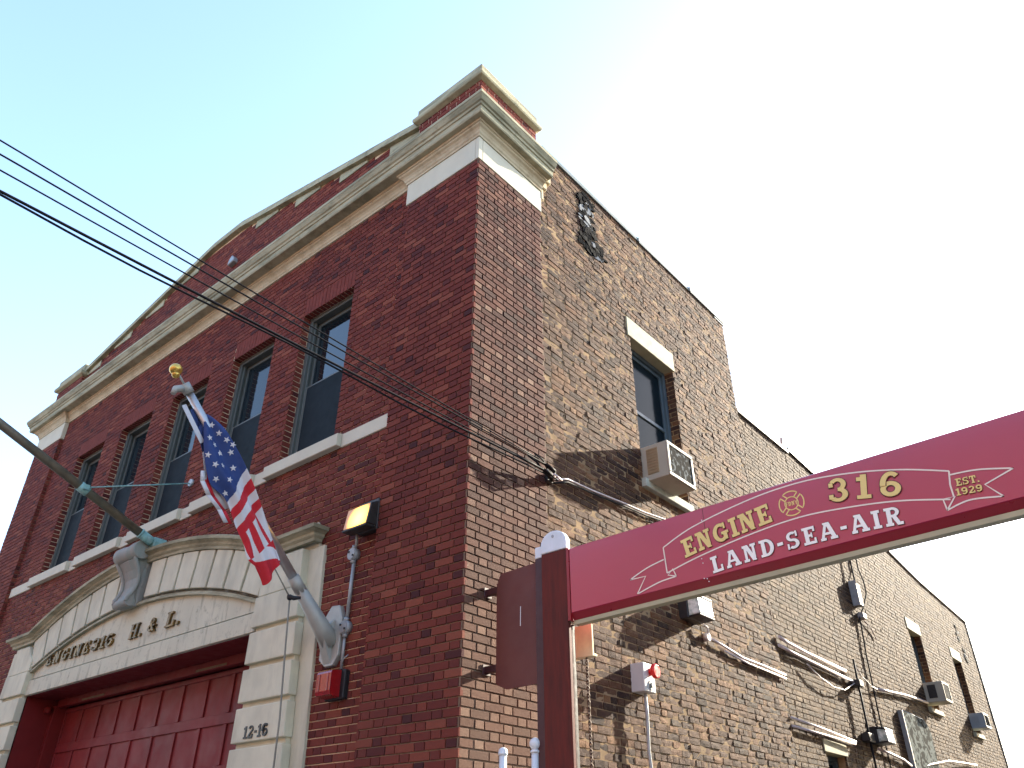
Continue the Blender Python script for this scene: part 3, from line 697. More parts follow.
# ------------------------------------------------------------------ stroke lettering
THIN = [1]
def strokes(ch):
    """list of convex polygons in a glyph box of height 1, plus advance width; heavy slab serif"""
    T = .24 * THIN[0]; S = .15 * THIN[0]; L = []
    def r(x0, y0, x1, y1): L.append([(x0, y0), (x1, y0), (x1, y1), (x0, y1)])
    def d(x0, y0, x1, y1, t): L.append([(x0 - t/2, y0), (x0 + t/2, y0), (x1 + t/2, y1), (x1 - t/2, y1)])
    def arc(cx, cy, rx, ry, a0, a1, tx, ty, n=12):
        for i in range(n):
            a, b = R(lerp(a0, a1, i/n)), R(lerp(a0, a1, (i+1)/n))
            L.append([(cx + (rx-tx)*math.cos(a), cy + (ry-ty)*math.sin(a)), (cx + rx*math.cos(a), cy + ry*math.sin(a)), (cx + rx*math.cos(b), cy + ry*math.sin(b)), (cx + (rx-tx)*math.cos(b), cy + (ry-ty)*math.sin(b))])
    w = .8
    if ch == 'E': r(0,0,.78,S); r(0,1-S,.76,1); r(.12,S,.12+T,1-S); r(.36,.43,.56,.57); r(.66,S,.78,.32); r(.64,.7,.76,1-S); r(.5,.36,.58,.64)
    elif ch == 'N': r(0,0,.36,S); r(.1,S,.26,1-S); r(0,1-S,.36,1); r(.64,S,.80,1); r(.54,1-S,.90,1); d(.26,.99,.70,0.0,.26); w = .92
    elif ch == 'G': arc(.46,.5,.46,.5,50,318,.24,.17,16); r(.5,.36,.92,.5); r(.6,.06,.82,.36); r(.68,.64,.8,.96); w = .92
    elif ch == 'I': r(0,0,.46,S); r(0,1-S,.46,1); r(.11,S,.11+T,1-S); w = .46
    elif ch == 'L': r(0,0,.76,S); r(0,1-S,.46,1); r(.11,S,.11+T,1-S); r(.63,S,.76,.38); w = .78
    elif ch == 'A': d(.14,S*.9,.43,1,.17); d(.80,S*.9,.51,1,.25); r(0,0,.32,S); r(.58,0,1.0,S); r(.28,.3,.68,.43); r(.25,1-S*.7,.5,1); w = 1.0
    elif ch == 'D': r(0,0,.42,S); r(0,1-S,.42,1); r(.11,S,.11+T,1-S); arc(.40,.5,.5,.5,-90,90,.24,.15); w = .9
    elif ch == 'S': arc(.38,.72,.36,.28,50,270,.2,.14); arc(.38,.29,.38,.29,-130,90,.21,.145); r(.6,.68,.71,1); r(.02,0,.13,.32); w = .78
    elif ch == 'R': r(0,0,.42,S); r(0,1-S,.42,1); r(.11,S,.11+T,1-S); arc(.42,.73,.38,.27,-90,90,.2,.13); r(.35,.46,.46,.59); d(.74,0,.5,.48,.24); r(.7,0,.94,S); w = .94
    elif ch == 'T': r(.2,0,.62,S); r(.29,S,.29+T,1-S); r(0,1-S,.82,1); r(0,.66,.12,1-S); r(.70,.66,.82,1-S); w = .84
    elif ch == '3': arc(.38,.72,.38,.28,-90,150,.22,.14); arc(.38,.29,.42,.29,-150,90,.24,.14); r(.0,.64,.18,.82); r(-.03,.14,.16,.32); w = .82
    elif ch == '1': r(0,0,.60,S); r(.17,S,.17+T+.02,1); r(0,.74,.17,.90); w = .62
    elif ch == '6': arc(.44,.31,.42,.31,0,360,.23,.16,20); arc(.47,.5,.45,.5,48,190,.23,.16,16); w = .88
    elif ch == '9': arc(.42,.69,.42,.31,0,360,.23,.16,20); arc(.39,.5,.45,.5,-132,10,.23,.16,16); w = .86
    elif ch == '2': arc(.40,.70,.38,.30,-20,165,.22,.15); d(.12,.13,.68,.64,.26); r(0,0,.80,S); r(.68,S,.8,.32); w = .84
    elif ch == 'H': 
        for x in (0, .5): r(x,0,x+.4,S*.6); r(x,1-S*.6,x+.4,1); r(x+.1,S*.6,x+.1+.2,1-S*.6)
        r(.3,.44,.6,.56); w = .92
    elif ch == 'F': r(0,0,.42,S); r(0,1-S,.74,1); r(.11,S,.11+T,1-S); r(.35,.42,.6,.57); w = .76
    elif ch == 'Y': r(.26,0,.62,S); r(.33,S,.55,.45); d(.40,.44,.14,1,.22); d(.48,.44,.74,1,.2); w = .86
    elif ch == '&': arc(.36,.75,.24,.25,0,360,.15,.12,14); arc(.34,.28,.34,.28,40,330,.18,.14,14); d(.78,0,.26,.66,.22); r(.6,.36,.88,.47); w = .9
    elif ch == '.': r(0,0,.2,.2); w = .22
    elif ch == '-': r(0,.38,.36,.56); w = .38
    else: w = .4
    return L, w
def lettering(mb, text, place, h, y, grow=0, mi=0, gap=.10, slant=0, thick=.0015, xscale=1.0, stagger=.00015):
    """place(s) -> (x, z, angle) of the baseline at arc length s (from the text's middle)"""
    gl = [strokes(c) for c in text]
    tot = sum(w for _, w in gl) + gap * (len(gl) - 1)
    s = -tot / 2
    for L, w in gl:
        x, z, a = place((s + w/2) * h * xscale); ca, sa = math.cos(a), math.sin(a)
        for q, poly in enumerate(L):
            cx = sum(p[0] for p in poly)/len(poly); cy = sum(p[1] for p in poly)/len(poly)
            pts = []
            for px, py in poly:
                if grow:
                    dx, dy = px - cx, py - cy; l = math.hypot(dx, dy) or 1
                    px += (dx/l) * grow * 1.3; py += (dy/l) * grow * 1.3
                lx = (px - w/2 + slant * py) * h * xscale; ly = py * h
                pts.append((x + lx*ca - ly*sa, z + lx*sa + ly*ca))
            area = sum(pts[i][0]*pts[(i+1) % len(pts)][1] - pts[(i+1) % len(pts)][0]*pts[i][1] for i in range(len(pts)))
            if area < 0: pts = pts[::-1]
            mb.prism(pts, 'y', y - thick - q*stagger, y, mi)
        s += w + gap
# bronze letters on the tympanum, house number on the quoin
def straight(x, z): return lambda s: (x + s, z, 0)
for word, x0, z0_, h_, gap_, xs_ in (('ENGINE', -7.17, 3.885, .15, .26, 1.34), ('316', -6.19, 3.885, .15, .16, 1.36), ('H.', -5.37, 3.885, .17, .2, 1.25), ('&', -4.98, 3.895, .16, .1, 1.1), ('L.', -4.53, 3.885, .17, .2, 1.45)):
    THIN[0] = .8; ws = [strokes(c)[1] for c in word]; u = x0 - (sum(ws) + gap_ * (len(ws) - 1)) * h_ * xs_ / 2
    for c, w_ in zip(word, ws):
        mb = MB(); lettering(mb, c, straight(u + w_ * h_ * xs_ / 2, z0_), h_, .02, slant=.10, thick=.030, xscale=xs_, stagger=.0004)
        mb.build('bronze_letter', ['bronze'], surr); u += (w_ + gap_) * h_ * xs_
    THIN[0] = 1
mb = MB()
lettering(mb, '12-16', straight(-2.42, 2.555), .105, -.0652, thick=.006, gap=.18, xscale=.86, stagger=.0004)
mb.build('house_number', ['black_iron'], surr)

# ------------------------------------------------------------------ stone lintels, side windows
def side_window(h, x, lint, sill, blue=True):
    y0, y1, z0, z1 = h
    mb = MB(); a = x - .13; t = .06
    mb.box(a - .1, a, y0, y0 + t, z0, z1); mb.box(a - .1, a, y1 - t, y1, z0, z1); mb.box(a - .1, a - .001, y0 + t + .001, y1 - t - .001, z1 - t, z1); mb.box(a - .1, a - .001, y0 + t + .001, y1 - t - .001, z0, z0 + t)
    for yy in (y0 + t + .001, y1 - t - .05): mb.box(a - .07, a - .03, yy, yy + .048, z0 + t + .001, z1 - t - .001)
    zm = z0 + (z1 - z0) * .52
    mb.box(a - .069, a - .031, y0 + t + .05, y1 - t - .051, zm, zm + .05); mb.box(a - .069, a - .031, y0 + t + .05, y1 - t - .051, z1 - t - .05, z1 - t - .001)
    w = mb.build('window', ['side_window_paint'], station, bevel=.003)
    g = MB(); g.box(a - .055, a - .05, y0 + t + .04, y1 - t - .04, z0 + t, z1 - t); g.build('pane', ['side_glass'], w)
    if sill:
        mb = MB(); mb.prism([(x - .2, sill[0]), (x + .055, sill[0]), (x + .055, sill[1] - .02), (x - .2, sill[1])], 'y', y0 - .03, y1 + .02); mb.build('window_sill', ['sill_green' if blue else 'stone_side'], station, bevel=.006)
    if lint:
        mb = MB(); mb.box(x - .25, x + .012, lint[0], lint[1], lint[2], lint[3]); mb.build('lintel', ['stone_side'], station, bevel=.005)
side_window(AW, XS, (2.885, 4.065, 7.402, 7.70), (5.292, 5.418))
for h, s in zip(RW, ((4.09, 4.195), (3.97, 4.075))): side_window(h, XR, (h[0] - .06, h[1] + .06, h[3] + .002, h[3] + .235), s, False)
side_window(DW, XR, (7.105, 7.945, 2.902, 3.055), None)
# tar patches on the brick of the side wall
def scraps(x, parts, n, seed):
    rnd = random.Random(seed); mb = MB()
    for i in range(n):
        (cy, cz, ry, rz, shine) = parts[i % len(parts)]
        t, q = rnd.uniform(0, 6.283), math.sqrt(rnd.random()); y = cy + ry*q*math.cos(t); z = cz + rz*q*math.sin(t)
        m = rnd.randint(5, 8); sy, sz = rnd.uniform(.03, .10), rnd.uniform(.02, .06); d = rnd.uniform(.004, .016); tilt = rnd.uniform(-.12, .12)
        pts = [(y + sy*rnd.uniform(.6, 1.1)*math.cos(6.283*k/m), z + sz*rnd.uniform(.6, 1.1)*math.sin(6.283*k/m)) for k in range(m)]
        vs = [(x + d + tilt*(p[0] - y), *p) for p in pts] + [(x - .012, *p) for p in pts]
        mb.add(vs, [tuple(range(m))] + [(k, m + k, m + (k+1) % m, (k+1) % m) for k in range(m)], 1 if rnd.random() < shine else 0)
    return mb
M['tar_silver'] = simple('silvery_flaking_coating', (.20, .21, .22), .8, var=.3, scale=20, bump=.3, spec=.05)
scraps(XS, [(2.14, 8.48, .26, .24, .05), (2.12, 8.80, .20, .26, .45), (2.30, 8.38, .14, .12, .1), (2.10, 9.10, .16, .16, .15)], 170, 3).build('tar_patch', ['tar', 'tar_silver'], station)
scraps(XR, [(17.3, 6.40, .12, .22, .3), (17.5, 5.95, .12, .2, .2)], 36, 5).build('tar_patch', ['tar', 'tar_silver'], station)

# ------------------------------------------------------------------ flagpole with flag
px = -1.62; PB = Vector((px, -.02, 3.30)); PT = Vector((px, -1.775, 5.03)); pd = (PT - PB).normalized()
fp = thing('flagpole', 'slanted grey metal flagpole with gold ball, bolted beside the door surround', 'flagpole')
mb = MB()
oct_ = [(-1.745, 3.13), (-1.655, 3.06), (-1.545, 3.06), (-1.485, 3.14), (-1.485, 3.46), (-1.54, 3.58), (-1.65, 3.59), (-1.745, 3.48)]
mb.prism(oct_, 'y', YW - .05, YW + .01); mb.build('wall_plate', ['cast_alu'], fp, bevel=.006)
mb = MB()
mb.tube([PB - pd*.06, PB + pd*.10, PB + pd*.52], [.092, .078, .054], 8)
mb.prism([(YW - .045, 3.07), (-.10, 3.30), (-.05, 3.40), (YW - .045, 3.46)], 'x', px - .045, px + .045)
mb.tube([PB + pd*.47, PB + pd*.62], .055, 16); mb.build('socket', ['cast_alu'], fp)
mb = MB(); mb.tube([PB + pd*.5, PB + pd*1.4, PT], [.043, .040, .033], 16); mb.build('pole', ['alu'], fp)
mb = MB(); mb.tube([PT - pd*.03, PT + pd*.06], .045, 14); q = PT + pd*.02; mb.tube([q, q + Vector((0, -.09, -.05)), q + Vector((0, -.10, -.10))], [.035, .03, .02], 10)
mb.tube([PT + pd*.05, PT + pd*.17], .009, 8); mb.build('pole_truck', ['cast_alu'], fp)
mb = MB(); bc = PT + pd*.20; mb.sphere(bc, .055, sc=(1, 1, .92)); mb.sphere(bc + Vector((0, .01, -.045)), .034); mb.build('ball_finial', ['gold'], fp)
mb = MB(); mb.tube([(px + .02, -.50, 3.56), (px + .06, -.46, 3.54), (px + .10, -.42, 3.545)], [.014, .02, .012], 8); mb.sphere((px + .02, -.475, 3.55), .026); mb.build('cleat', ['black'], fp)
hal = MB(); hal.tube([(px, -.72, 3.83), (px + .01, -.60, 3.69), (px + .02, -.48, 3.55)], .004, 6); hal.tube([(px, -.69, 3.80), (px + .02, -.47, 3.55)], .004, 6)
hal.tube([(px + .02, -.475, 3.54), (px + .02, -.45, 3.2), (px + .02, -.40, 2.6), (px + .02, -.36, 1.2)], .0075, 6)
tag(hal.build('halyard', ['rope']), 'thin grey rope hanging from the slanted flagpole down past the quoins', 'rope')
A = [(-1.57, 4.88), (-1.40, 4.755), (-1.275, 4.63), (-1.16, 4.50), (-.99, 4.28), (-.905, 4.175), (-.745, 3.965), (-.64, 3.82)]
B = [(-1.584, 4.816), (-1.519, 4.55), (-1.405, 4.30), (-1.235, 4.21), (-1.085, 4.01), (-.985, 3.89), (-.915, 3.75), (-.765, 3.66)]
Q = [0, .2, .35, .45, .62, .72, .85, 1]
def guide(P, q):
    for i in range(len(Q) - 1):
        if q <= Q[i+1]:
            t = (q - Q[i]) / (Q[i+1] - Q[i]); p0 = P[max(i-1, 0)]; p1 = P[i]; p2 = P[i+1]; p3 = P[min(i+2, len(P)-1)]
            return tuple(.5*(2*b + (c - a)*t + (2*a - 5*b + 4*c - d)*t*t + (3*b - a - 3*c + d)*t**3) for a, b, c, d in zip(p0, p1, p2, p3))
    return P[-1]
def flag_pt(q, r):
    a, b = guide(A, q), guide(B, q)
    y = a[0] + (b[0]-a[0])*r; z = a[1] + (b[1]-a[1])*r
    k = math.sin(min(1, q*5)*math.pi/2)
    x = px + .015 + .055*k*(1 - .75*r) + .012*math.cos(r*2.2) * k + .022*math.sin(r*9 + q*4)*k + .016*math.sin(r*17 - q*9)*q + .02*max(0, q-.6)*math.sin(r*22)
    z += .012*math.sin(q*23)*r*(1 - r) * 3
    x +=   .012*math.sin(r*13 + 5*q)*max(0, min(1, (q - .55)*4)); z -= max(0, q - .8)*.5*math.exp(-((r - .72)/.22)**2) - max(0, q - .8)*.35*max(0, r - .85)*6
    return (x, y, z)
nq, nr = 420, 120
mb = MB(); vs = [flag_pt(i/nq, j/nr) for i in range(nq+1) for j in range(nr+1)]
o = len(mb.v); mb.v += vs
def flag_mat(q, r):
    cb = .455 + .02*r
    if q < cb: return 2
    if q < .68 + .05*(1-r)*0:
        return [1, 0, 1, 0][min(3, int((q - cb) / ((.68 - cb) / 4)))]
    rr = r - .18*(1 - (q - .68)/.32)
    if q > .84: 
        v = q + .16*r
        return 0 if v > .985 else 1 if v > .90 else 0
    return 1 if rr < .05 else 0 if rr < .16 else 1 if rr < .36 else 0 if rr < .54 else 1 if rr < .66 else 0 if rr < .84 else 1
for i in range(nq):
    for j in range(nr):
        mb.f.append([o + i*(nr+1)+j, o + (i+1)*(nr+1)+j, o + (i+1)*(nr+1)+j+1, o + i*(nr+1)+j+1]); mb.mi.append(flag_mat((i+.5)/nq, (j+.5)/nr)); mb.sm.append(True)
# rear folds, header strip
back = [[(-1.66, 4.93), (-1.545, 4.87), (-1.40, 4.73), (-1.20, 4.53), (-.95, 4.28)], [(-1.70, 4.88), (-1.60, 4.75), (-1.51, 4.55), (-1.44, 4.34), (-1.22, 4.13)]]
for k in range(4):
    for j in range(6):
        f0, f1 = j/6, (j+1)/6
        P = lambda kk, f: (px - .03 - .012*math.sin(kk*2 + f*6), back[0][kk][0]*(1-f) + back[1][kk][0]*f, back[0][kk][1]*(1-f) + back[1][kk][1]*f)
        mb.add([P(k, f0), P(k+1, f0), P(k+1, f1), P(k, f1)], [(0,1,2,3)], 2 if k < 2 else (0 if j < 4 else 1), True)
for (ya, za), (yb, zb) in (((-1.769, 4.895), (-1.535, 4.63)),):
    d = Vector((0, yb-ya, zb-za)).normalized(); nrm = Vector((0, -d.z, d.y)) * .022
    mb.add([Vector((px - .012, ya, za)) - nrm, Vector((px - .012, yb, zb)) - nrm, Vector((px - .012, yb, zb)) + nrm, Vector((px - .012, ya, za)) + nrm], [(0,1,2,3)], 1)
# outer turned-over edge at the fly side (white and red)
for rr, mi_ in ((0, 1), (1, 0)):
    pts = [(-1.455, 4.40), (-1.44, 4.31), (-1.36, 4.21), (-1.24, 4.12), (-1.16, 4.03)]
    for (a0, b0), (a1, b1) in zip(pts, pts[1:]):
        o1 = -.035 + .035*rr; o2 = .0 + .04*rr
        mb.add([(px - .02 - .01*rr, a0 + o1, b0 - .01), (px - .02 - .01*rr, a1 + o1, b1 - .01), (px - .01, a1 + o2, b1), (px - .01, a0 + o2, b0)], [(0,1,2,3)], mi_, True)
flag = mb.build('flag', ['flag_red', 'flag_white', 'flag_blue'], recalc=False)
tag(flag, 'furled red, white and blue stars and stripes flag drooping along the slanted pole', 'flag')
sm = flag.modifiers.new('thick', 'SOLIDIFY'); sm.thickness = .003
mb = MB()
def star(q, r, s, rot):
    c = Vector(flag_pt(q, r)); e1 = (Vector(flag_pt(q + .01, r)) - c).normalized(); e2 = Vector(flag_pt(q, r + .02)) - c; nn = e1.cross(e2).normalized()
    if nn.x < 0: nn = -nn
    e2 = nn.cross(e1).normalized(); pts = [c + nn*.009]
    for k in range(10):
        t = math.pi*k/5 + rot; l = s if k % 2 == 0 else s*.42
        pts.append(c + nn*.006 + e1*l*math.cos(t) + e2*l*math.sin(t))
    mb.add(pts, [(0, k+1, (k+1) % 10 + 1) for k in range(10)])
for i, (q, r) in enumerate([(.10,.35),(.15,.75),(.17,.25),(.21,.55),(.23,.90),(.24,.15),(.28,.42),(.30,.75),(.33,.18),(.345,.55),(.36,.85),(.40,.30),(.41,.65),(.435,.9),(.30,.05)]):
    star(q, r, .030, i * .7)
mb.build('star', ['flag_white'], flag)['kind'] = 'stuff'

# ------------------------------------------------------------------ old copper pole over the keystone
cp = thing('copper_flagpole', 'bare weathered flagpole with turquoise base rising over the arch keystone', 'flagpole')
cx = -5.32; b0 = Vector((cx, -.10, 5.03)); b1 = Vector((cx, -4.4, 6.78))
d = (b1 - b0).normalized()
mb = MB(); mb.tube([b0 + d*.1, b1], [.052, .052], 14); mb.build('pole', ['copper'], cp)
mb = MB(); mb.tube([b0, b0 + d*.17], .058, 14); mb.tube([b0 + d*.17, b0 + d*.19], .066, 14); mb.prism([(cx - .045, 4.97), (cx + .045, 4.97), (cx + .06, 5.03), (cx + .045, 5.09), (cx - .045, 5.09), (cx - .06, 5.03)], 'y', -.10, YW + .01); mb.build('pole_base', ['patina'], cp, bevel=.01)
pc = b0 + d*1.04; mb = MB(); mb.tube([pc - d*.06, pc + d*.06], .06, 12); mb.box(cx + .02, cx + .09, pc.y - .03, pc.y + .03, pc.z - .03, pc.z + .03); mb.build('clamp', ['patina'], cp)
mb = MB(); mb.tube([(cx + .06, pc.y, pc.z), (-4.96, YW, 5.78)], .008, 6); mb.build('stay_rod', ['patina'], cp)
mb = MB(); mb.tube([(-4.96, YW - .03, 5.78), (-4.96, YW + .01, 5.78)], .05, 14); mb.build('eye_plate', ['galv'], cp)

# ------------------------------------------------------------------ lit wall lamp, conduit, red alarm light on the front
lamp = thing('wall_lamp', 'glowing yellow wall lamp on the front wall beside the stone surround', 'lamp')
lx0, lx1, lz0, lz1 = -1.43, -1.15, 4.20, 4.43
mb = MB(); mb.box(lx0 + .06, lx1 + .05, YW - .075, YW + .01, lz0 - .01, lz1 + .06)
mb.prism([(YW - .076, lz0 - .01), (YW - .20, lz0 - .012), (YW - .20, lz0 + .012), (YW - .076, lz0 + .012)][::-1], 'x', lx0 - .01, lx1 + .045)
mb.prism([(YW - .076, lz0 + .0125), (YW - .195, lz0 + .0125), (YW - .16, lz1 - .016), (YW - .076, lz1 + .03)], 'x', lx1 + .03, lx1 + .048)
mb.build('housing', ['dark_housing'], lamp, bevel=.006)
mb = MB(); mb.prism([(YW - .077, lz0 + .0135), (YW - .193, lz0 + .0135), (YW - .158, lz1 - .015), (YW - .077, lz1 + .03)], 'x', lx0, lx1 + .028)
mb.build('lens', ['lamp_on'], lamp, bevel=.004)
cond = thing('wall_conduit', 'grey vertical conduit with two round boxes below the glowing wall lamp', 'conduit')
mb = MB(); y_ = YW - .025; mb.tube([(-1.40, y_ - .03, 4.23), (-1.40, y_ - .02, 4.14), (-1.43, y_, 4.08)], .012, 8); mb.tube([(-1.43, y_, 4.08), (-1.445, y_, 3.36)], .017, 10); mb.tube([(-1.445, y_, 3.36), (-1.445, y_, 3.02)], .014, 10)
mb.tube([(-1.44, y_, 3.06), (-1.40, y_ - .02, 3.10), (-1.37, y_, 3.13)], .005, 6); mb.build('pipe', ['galv'], cond)
for zc in (4.03, 3.37):
    mb = MB(); mb.tube([(-1.44, YW + .005, zc), (-1.44, YW - .06, zc)], .058, 16); mb.tube([(-1.44, YW - .06, zc), (-1.44, YW - .066, zc)], .05, 16)
    for a in (-1, 1): mb.box(-1.44 + a*.03 - .008, -1.44 + a*.03 + .008, YW - .074, YW - .066, zc - .008 - .02*a, zc + .008 - .02*a, 1)
    mb.tube([(-1.44, YW - .03, zc + .05), (-1.44, YW - .03, zc + .085)], .024, 10); mb.tube([(-1.44, YW - .03, zc - .085), (-1.44, YW - .03, zc - .05)], .024, 10)
    mb.build('junction_box', ['galv', 'black'], cond)
al = thing('alarm_light', 'red plastic alarm light on the front wall under the grey conduit', 'alarm light')
mb = MB(); mb.box(-1.60, -1.355, YW - .05, YW + .01, 2.775, 3.01); mb.build('back_box', ['black'], al, bevel=.008)
mb = MB(); mb.prism([(YW - .051, 2.785), (YW - .15, 2.80), (YW - .16, 2.83), (YW - .16, 2.97), (YW - .15, 2.99), (YW - .051, 3.005)], 'x', -1.59, -1.40); 
for xx in (-1.55, -1.44): mb.box(xx, xx + .012, YW - .166, YW - .161, 2.83, 2.97)
mb.build('lens', ['red_lens'], al, bevel=.012, seg=2)

# ------------------------------------------------------------------ air conditioners
def air_con(label, x, d, y0, y1, z0, z1, mats, grid):
    t = thing('air_conditioner', label, 'air conditioner', 'window air conditioners on the side wall')
    mb = MB(); f = .045
    mb.box(x - .25, x + d - .02, y0 + .006, y1 - .006, z0, z1)
    for a, b, c, e in ((y0, y1, z0, z0 + f), (y0, y1, z1 - f, z1), (y0, y0 + f, z0 + f, z1 - f), (y1 - f, y1, z0 + f, z1 - f)):
        mb.box(x + d - .0195, x + d, a, b, c + .0003, e - .0003)
    mb.build('casing', [mats[0]], t, bevel=.008, seg=2)
    mb = MB(); mb.box(x + d - .0198, x + d - .008, y0 + f + .0005, y1 - f - .0005, z0 + f + .001, z1 - f - .001)
    if grid:
        for i in range(9): yy = lerp(y0 + f, y1 - f, (i + .5)/9); mb.box(x + d - .008, x + d - .003, yy - .003, yy + .003, z0 + f + .002, z1 - f - .002, 0)
    mb.build('condenser_grille', ['fins'], t)
    mb = MB(); mb.box(x + d*.16, x + d*.60, y0 + .001, y0 + .0058, z0 + .07, z1 - .05)
    for i in range(9): zz = lerp(z0 + .08, z1 - .07, i/8); mb.box(x + d*.18, x + d*.58, y0 - .004, y0 + .0005, zz, zz + .012)
    mb.build('side_louvre', [mats[1]], t)
    return t
air_con('large off-white air conditioner in the nearest side window under a stone lintel', XS, .34, 2.97, 3.57, 5.37, 5.81, ('ac_white', 'ac_brown'), False)
air_con('off-white air conditioner in the farther row, above the teal board', XR, .34, 12.95, 13.42, 4.26, 4.62, ('ac_white', 'dark_housing'), False)
air_con('small grey air conditioner in the farthest window near the rear corner', XR, .28, 16.10, 16.55, 4.14, 4.44, ('ac_grey', 'ac_grey'), True)

# ------------------------------------------------------------------ floodlights on the side
def flood(label, x, y, z, w, h, d):
    t = thing('floodlight', label, 'floodlight', 'unlit floodlights on the side wall')
    mb = MB(); mb.box(x - .005, x + d*.45, y, y + w, z, z + h); mb.prism([(x + d*.45, z + h), (x + d, z + h - .03), (x + d, z + h - .055), (x + d*.45, z + h - .03)], 'y', y, y + w)
    mb.prism([(x + d*.45, z), (x + d*1.05, z + .01), (x + d*1.05, z + .03), (x + d*.45, z + .02)], 'y', y, y + w); mb.build('housing', ['dark_housing'], t, bevel=.006)
    mb = MB(); mb.prism([(x + d*.455, z + .021), (x + d*1.04, z + .032), (x + d*.98, z + h - .057), (x + d*.455, z + h - .034)], 'y', y + .012, y + w - .012); mb.build('lens', ['lamp_off'], t, bevel=.01, seg=2)
    return t
flood('unlit glass floodlight under the red sign, nearer the street', XS, 3.45, 3.90, .34, .27, .24)
flood('unlit floodlight lower on the rear wall beside the black standpipe', XR, 9.12, 3.18, .36, .24, .24)

# ------------------------------------------------------------------ conduits, pipes and cables on the side wall
def pipe(name, label, cat, path, r, mat, group=None, n=8):
    mb = MB(); mb.tube(path, r, n); return tag(mb.build(name, [mat]), label, cat, group)
def strap(mb, x, y, z, r): mb.box(x - .01, x + r*2 + .006, y - .012, y + .012, z - r - .02, z + r + .02)
t = thing('conduit', 'white conduit with round box running from the street-side floodlight', 'conduit')
mb = MB(); mb.tube([(XS + .04, 4.02, 3.80), (XS + .035, 4.35, 3.775), (XS + .03, 4.85, 3.72), (XS + .03, 5.45, 3.72), (XS + .03, 6.07, 3.71)], .014, 8); mb.build('pipe', ['white_pipe'], t); mb = MB(); mb.tube([(XS + .03, 4.4, 3.72), (XS + .03, 5.0, 3.675), (XS + .03, 6.07, 3.665)], .011, 8); mb.build('pipe', ['white_pipe'], t)
mb = MB(); mb.tube([(XS, 3.98, 3.80), (XS + .06, 3.98, 3.80)], .045, 14); mb.tube([(XS + .05, 3.9, 3.92), (XS + .06, 3.97, 3.9), (XS + .05, 3.97, 3.8)], .012, 6); mb.build('junction_box', ['white_pipe'], t)
x_ = XR + .04
pipe('conduit', 'upper thick white conduit of the pair on the rear wing wall', 'conduit', [(x_ + .02, 6.08, 4.20), (x_ + .02, 6.3, 4.17), (x_, 7.0, 4.155), (x_, 8.5, 4.14)], .022, 'white_pipe', 'white conduits on the rear wing')
pipe('conduit', 'second thick white conduit just beneath the topmost one on the rear wing', 'conduit', [(x_, 6.08, 4.09), (x_ + .01, 6.5, 4.06), (x_, 7.2, 4.05), (x_, 8.8, 4.02)], .022, 'white_pipe', 'white conduits on the rear wing')
pipe('conduit', 'thin white conduit above the short stone lintel, upper of the low pair', 'conduit', [(x_, 6.06, 3.20), (x_, 7.0, 3.18), (x_, 8.3, 3.13)], .014, 'white_pipe', 'white conduits on the rear wing')
pipe('conduit', 'lowest white conduit of the near rear wing, touching the short stone lintel', 'conduit', [(x_, 6.06, 3.10), (x_, 7.0, 3.10), (x_ + .02, 8.2, 3.09)], .016, 'white_pipe', 'white conduits on the rear wing')
pipe('conduit', 'white conduit leading towards the middle air conditioner on the rear wing', 'conduit', [(x_, 9.85, 4.07), (x_, 10.4, 4.11), (x_, 11.4, 4.18), (x_, 12.3, 4.22), (x_ - .03, 12.9, 4.25)], .024, 'white_pipe', 'white conduits on the rear wing')
pipe('conduit', 'short white conduit running from the standpipe floodlight to the teal board', 'conduit', [(x_, 9.25, 3.12), (x_, 9.8, 3.10), (x_, 10.4, 3.06), (x_, 10.75, 3.0)], .02, 'white_pipe', 'white conduits on the rear wing')
pipe('conduit', 'curved pale pipe at the bottom edge beyond the teal board', 'conduit', [(x_, 11.0, 2.95), (x_ + .03, 11.8, 3.10), (x_ + .05, 13.0, 3.25), (x_, 14.6, 3.33), (x_, 15.3, 3.36)], .018, 'white_pipe', 'white conduits on the rear wing')
pipe('slack_cable', 'thin pale cable looping slackly below the thick white conduits', 'cable', [(XR + .06, 6.9, 3.98), (XR + .07, 7.3, 3.86), (XR + .07, 7.75, 3.80), (XR + .07, 8.2, 3.82), (XR + .06, 8.75, 4.0)], .008, 'white_pipe')
pipe('slack_cable', 'thin pale cable dropping from the black standpipe to a white conduit', 'cable', [(XR + .07, 8.85, 4.32), (XR + .07, 9.1, 4.17), (XR + .07, 9.5, 4.06), (XR + .05, 9.85, 4.06)], .007, 'white_pipe')
t = thing('standpipe', 'black vertical pipe standing on the rear wing wall among white conduits', 'pipe')
mb = MB(); mb.tube([(XR + .08, 8.86, 4.37), (XR + .08, 8.82, 3.2), (XR + .09, 8.78, 0)], .017, 10); mb.build('pipe', ['wire'], t)
mb = MB(); mb.box(XR, XR + .14, 8.74, 8.92, 3.95, 4.05); mb.build('clamp', ['dark_housing'], t, bevel=.01); mb = MB(); mb.box(XR, XR + .12, 8.70, 8.95, 3.17, 3.29); mb.build('clamp', ['dark_housing'], t, bevel=.01)
t = thing('service_cable', 'black cables dropping down the rear wing wall from the roof through a small box', 'cable')
mb = MB()
mb.tube([(XR + .04, 10.36, 7.55), (XR + .05, 10.35, 6.6), (XR + .06, 10.32, 6.2), (XR + .12, 10.25, 5.95), (XR + .14, 10.17, 5.7), (XR + .08, 9.97, 5.4), (XR + .03, 9.85, 5.25), (XR + .03, 9.74, 4.6), (XR + .03, 9.68, 3.6), (XR + .03, 9.66, 0)], .012, 8)
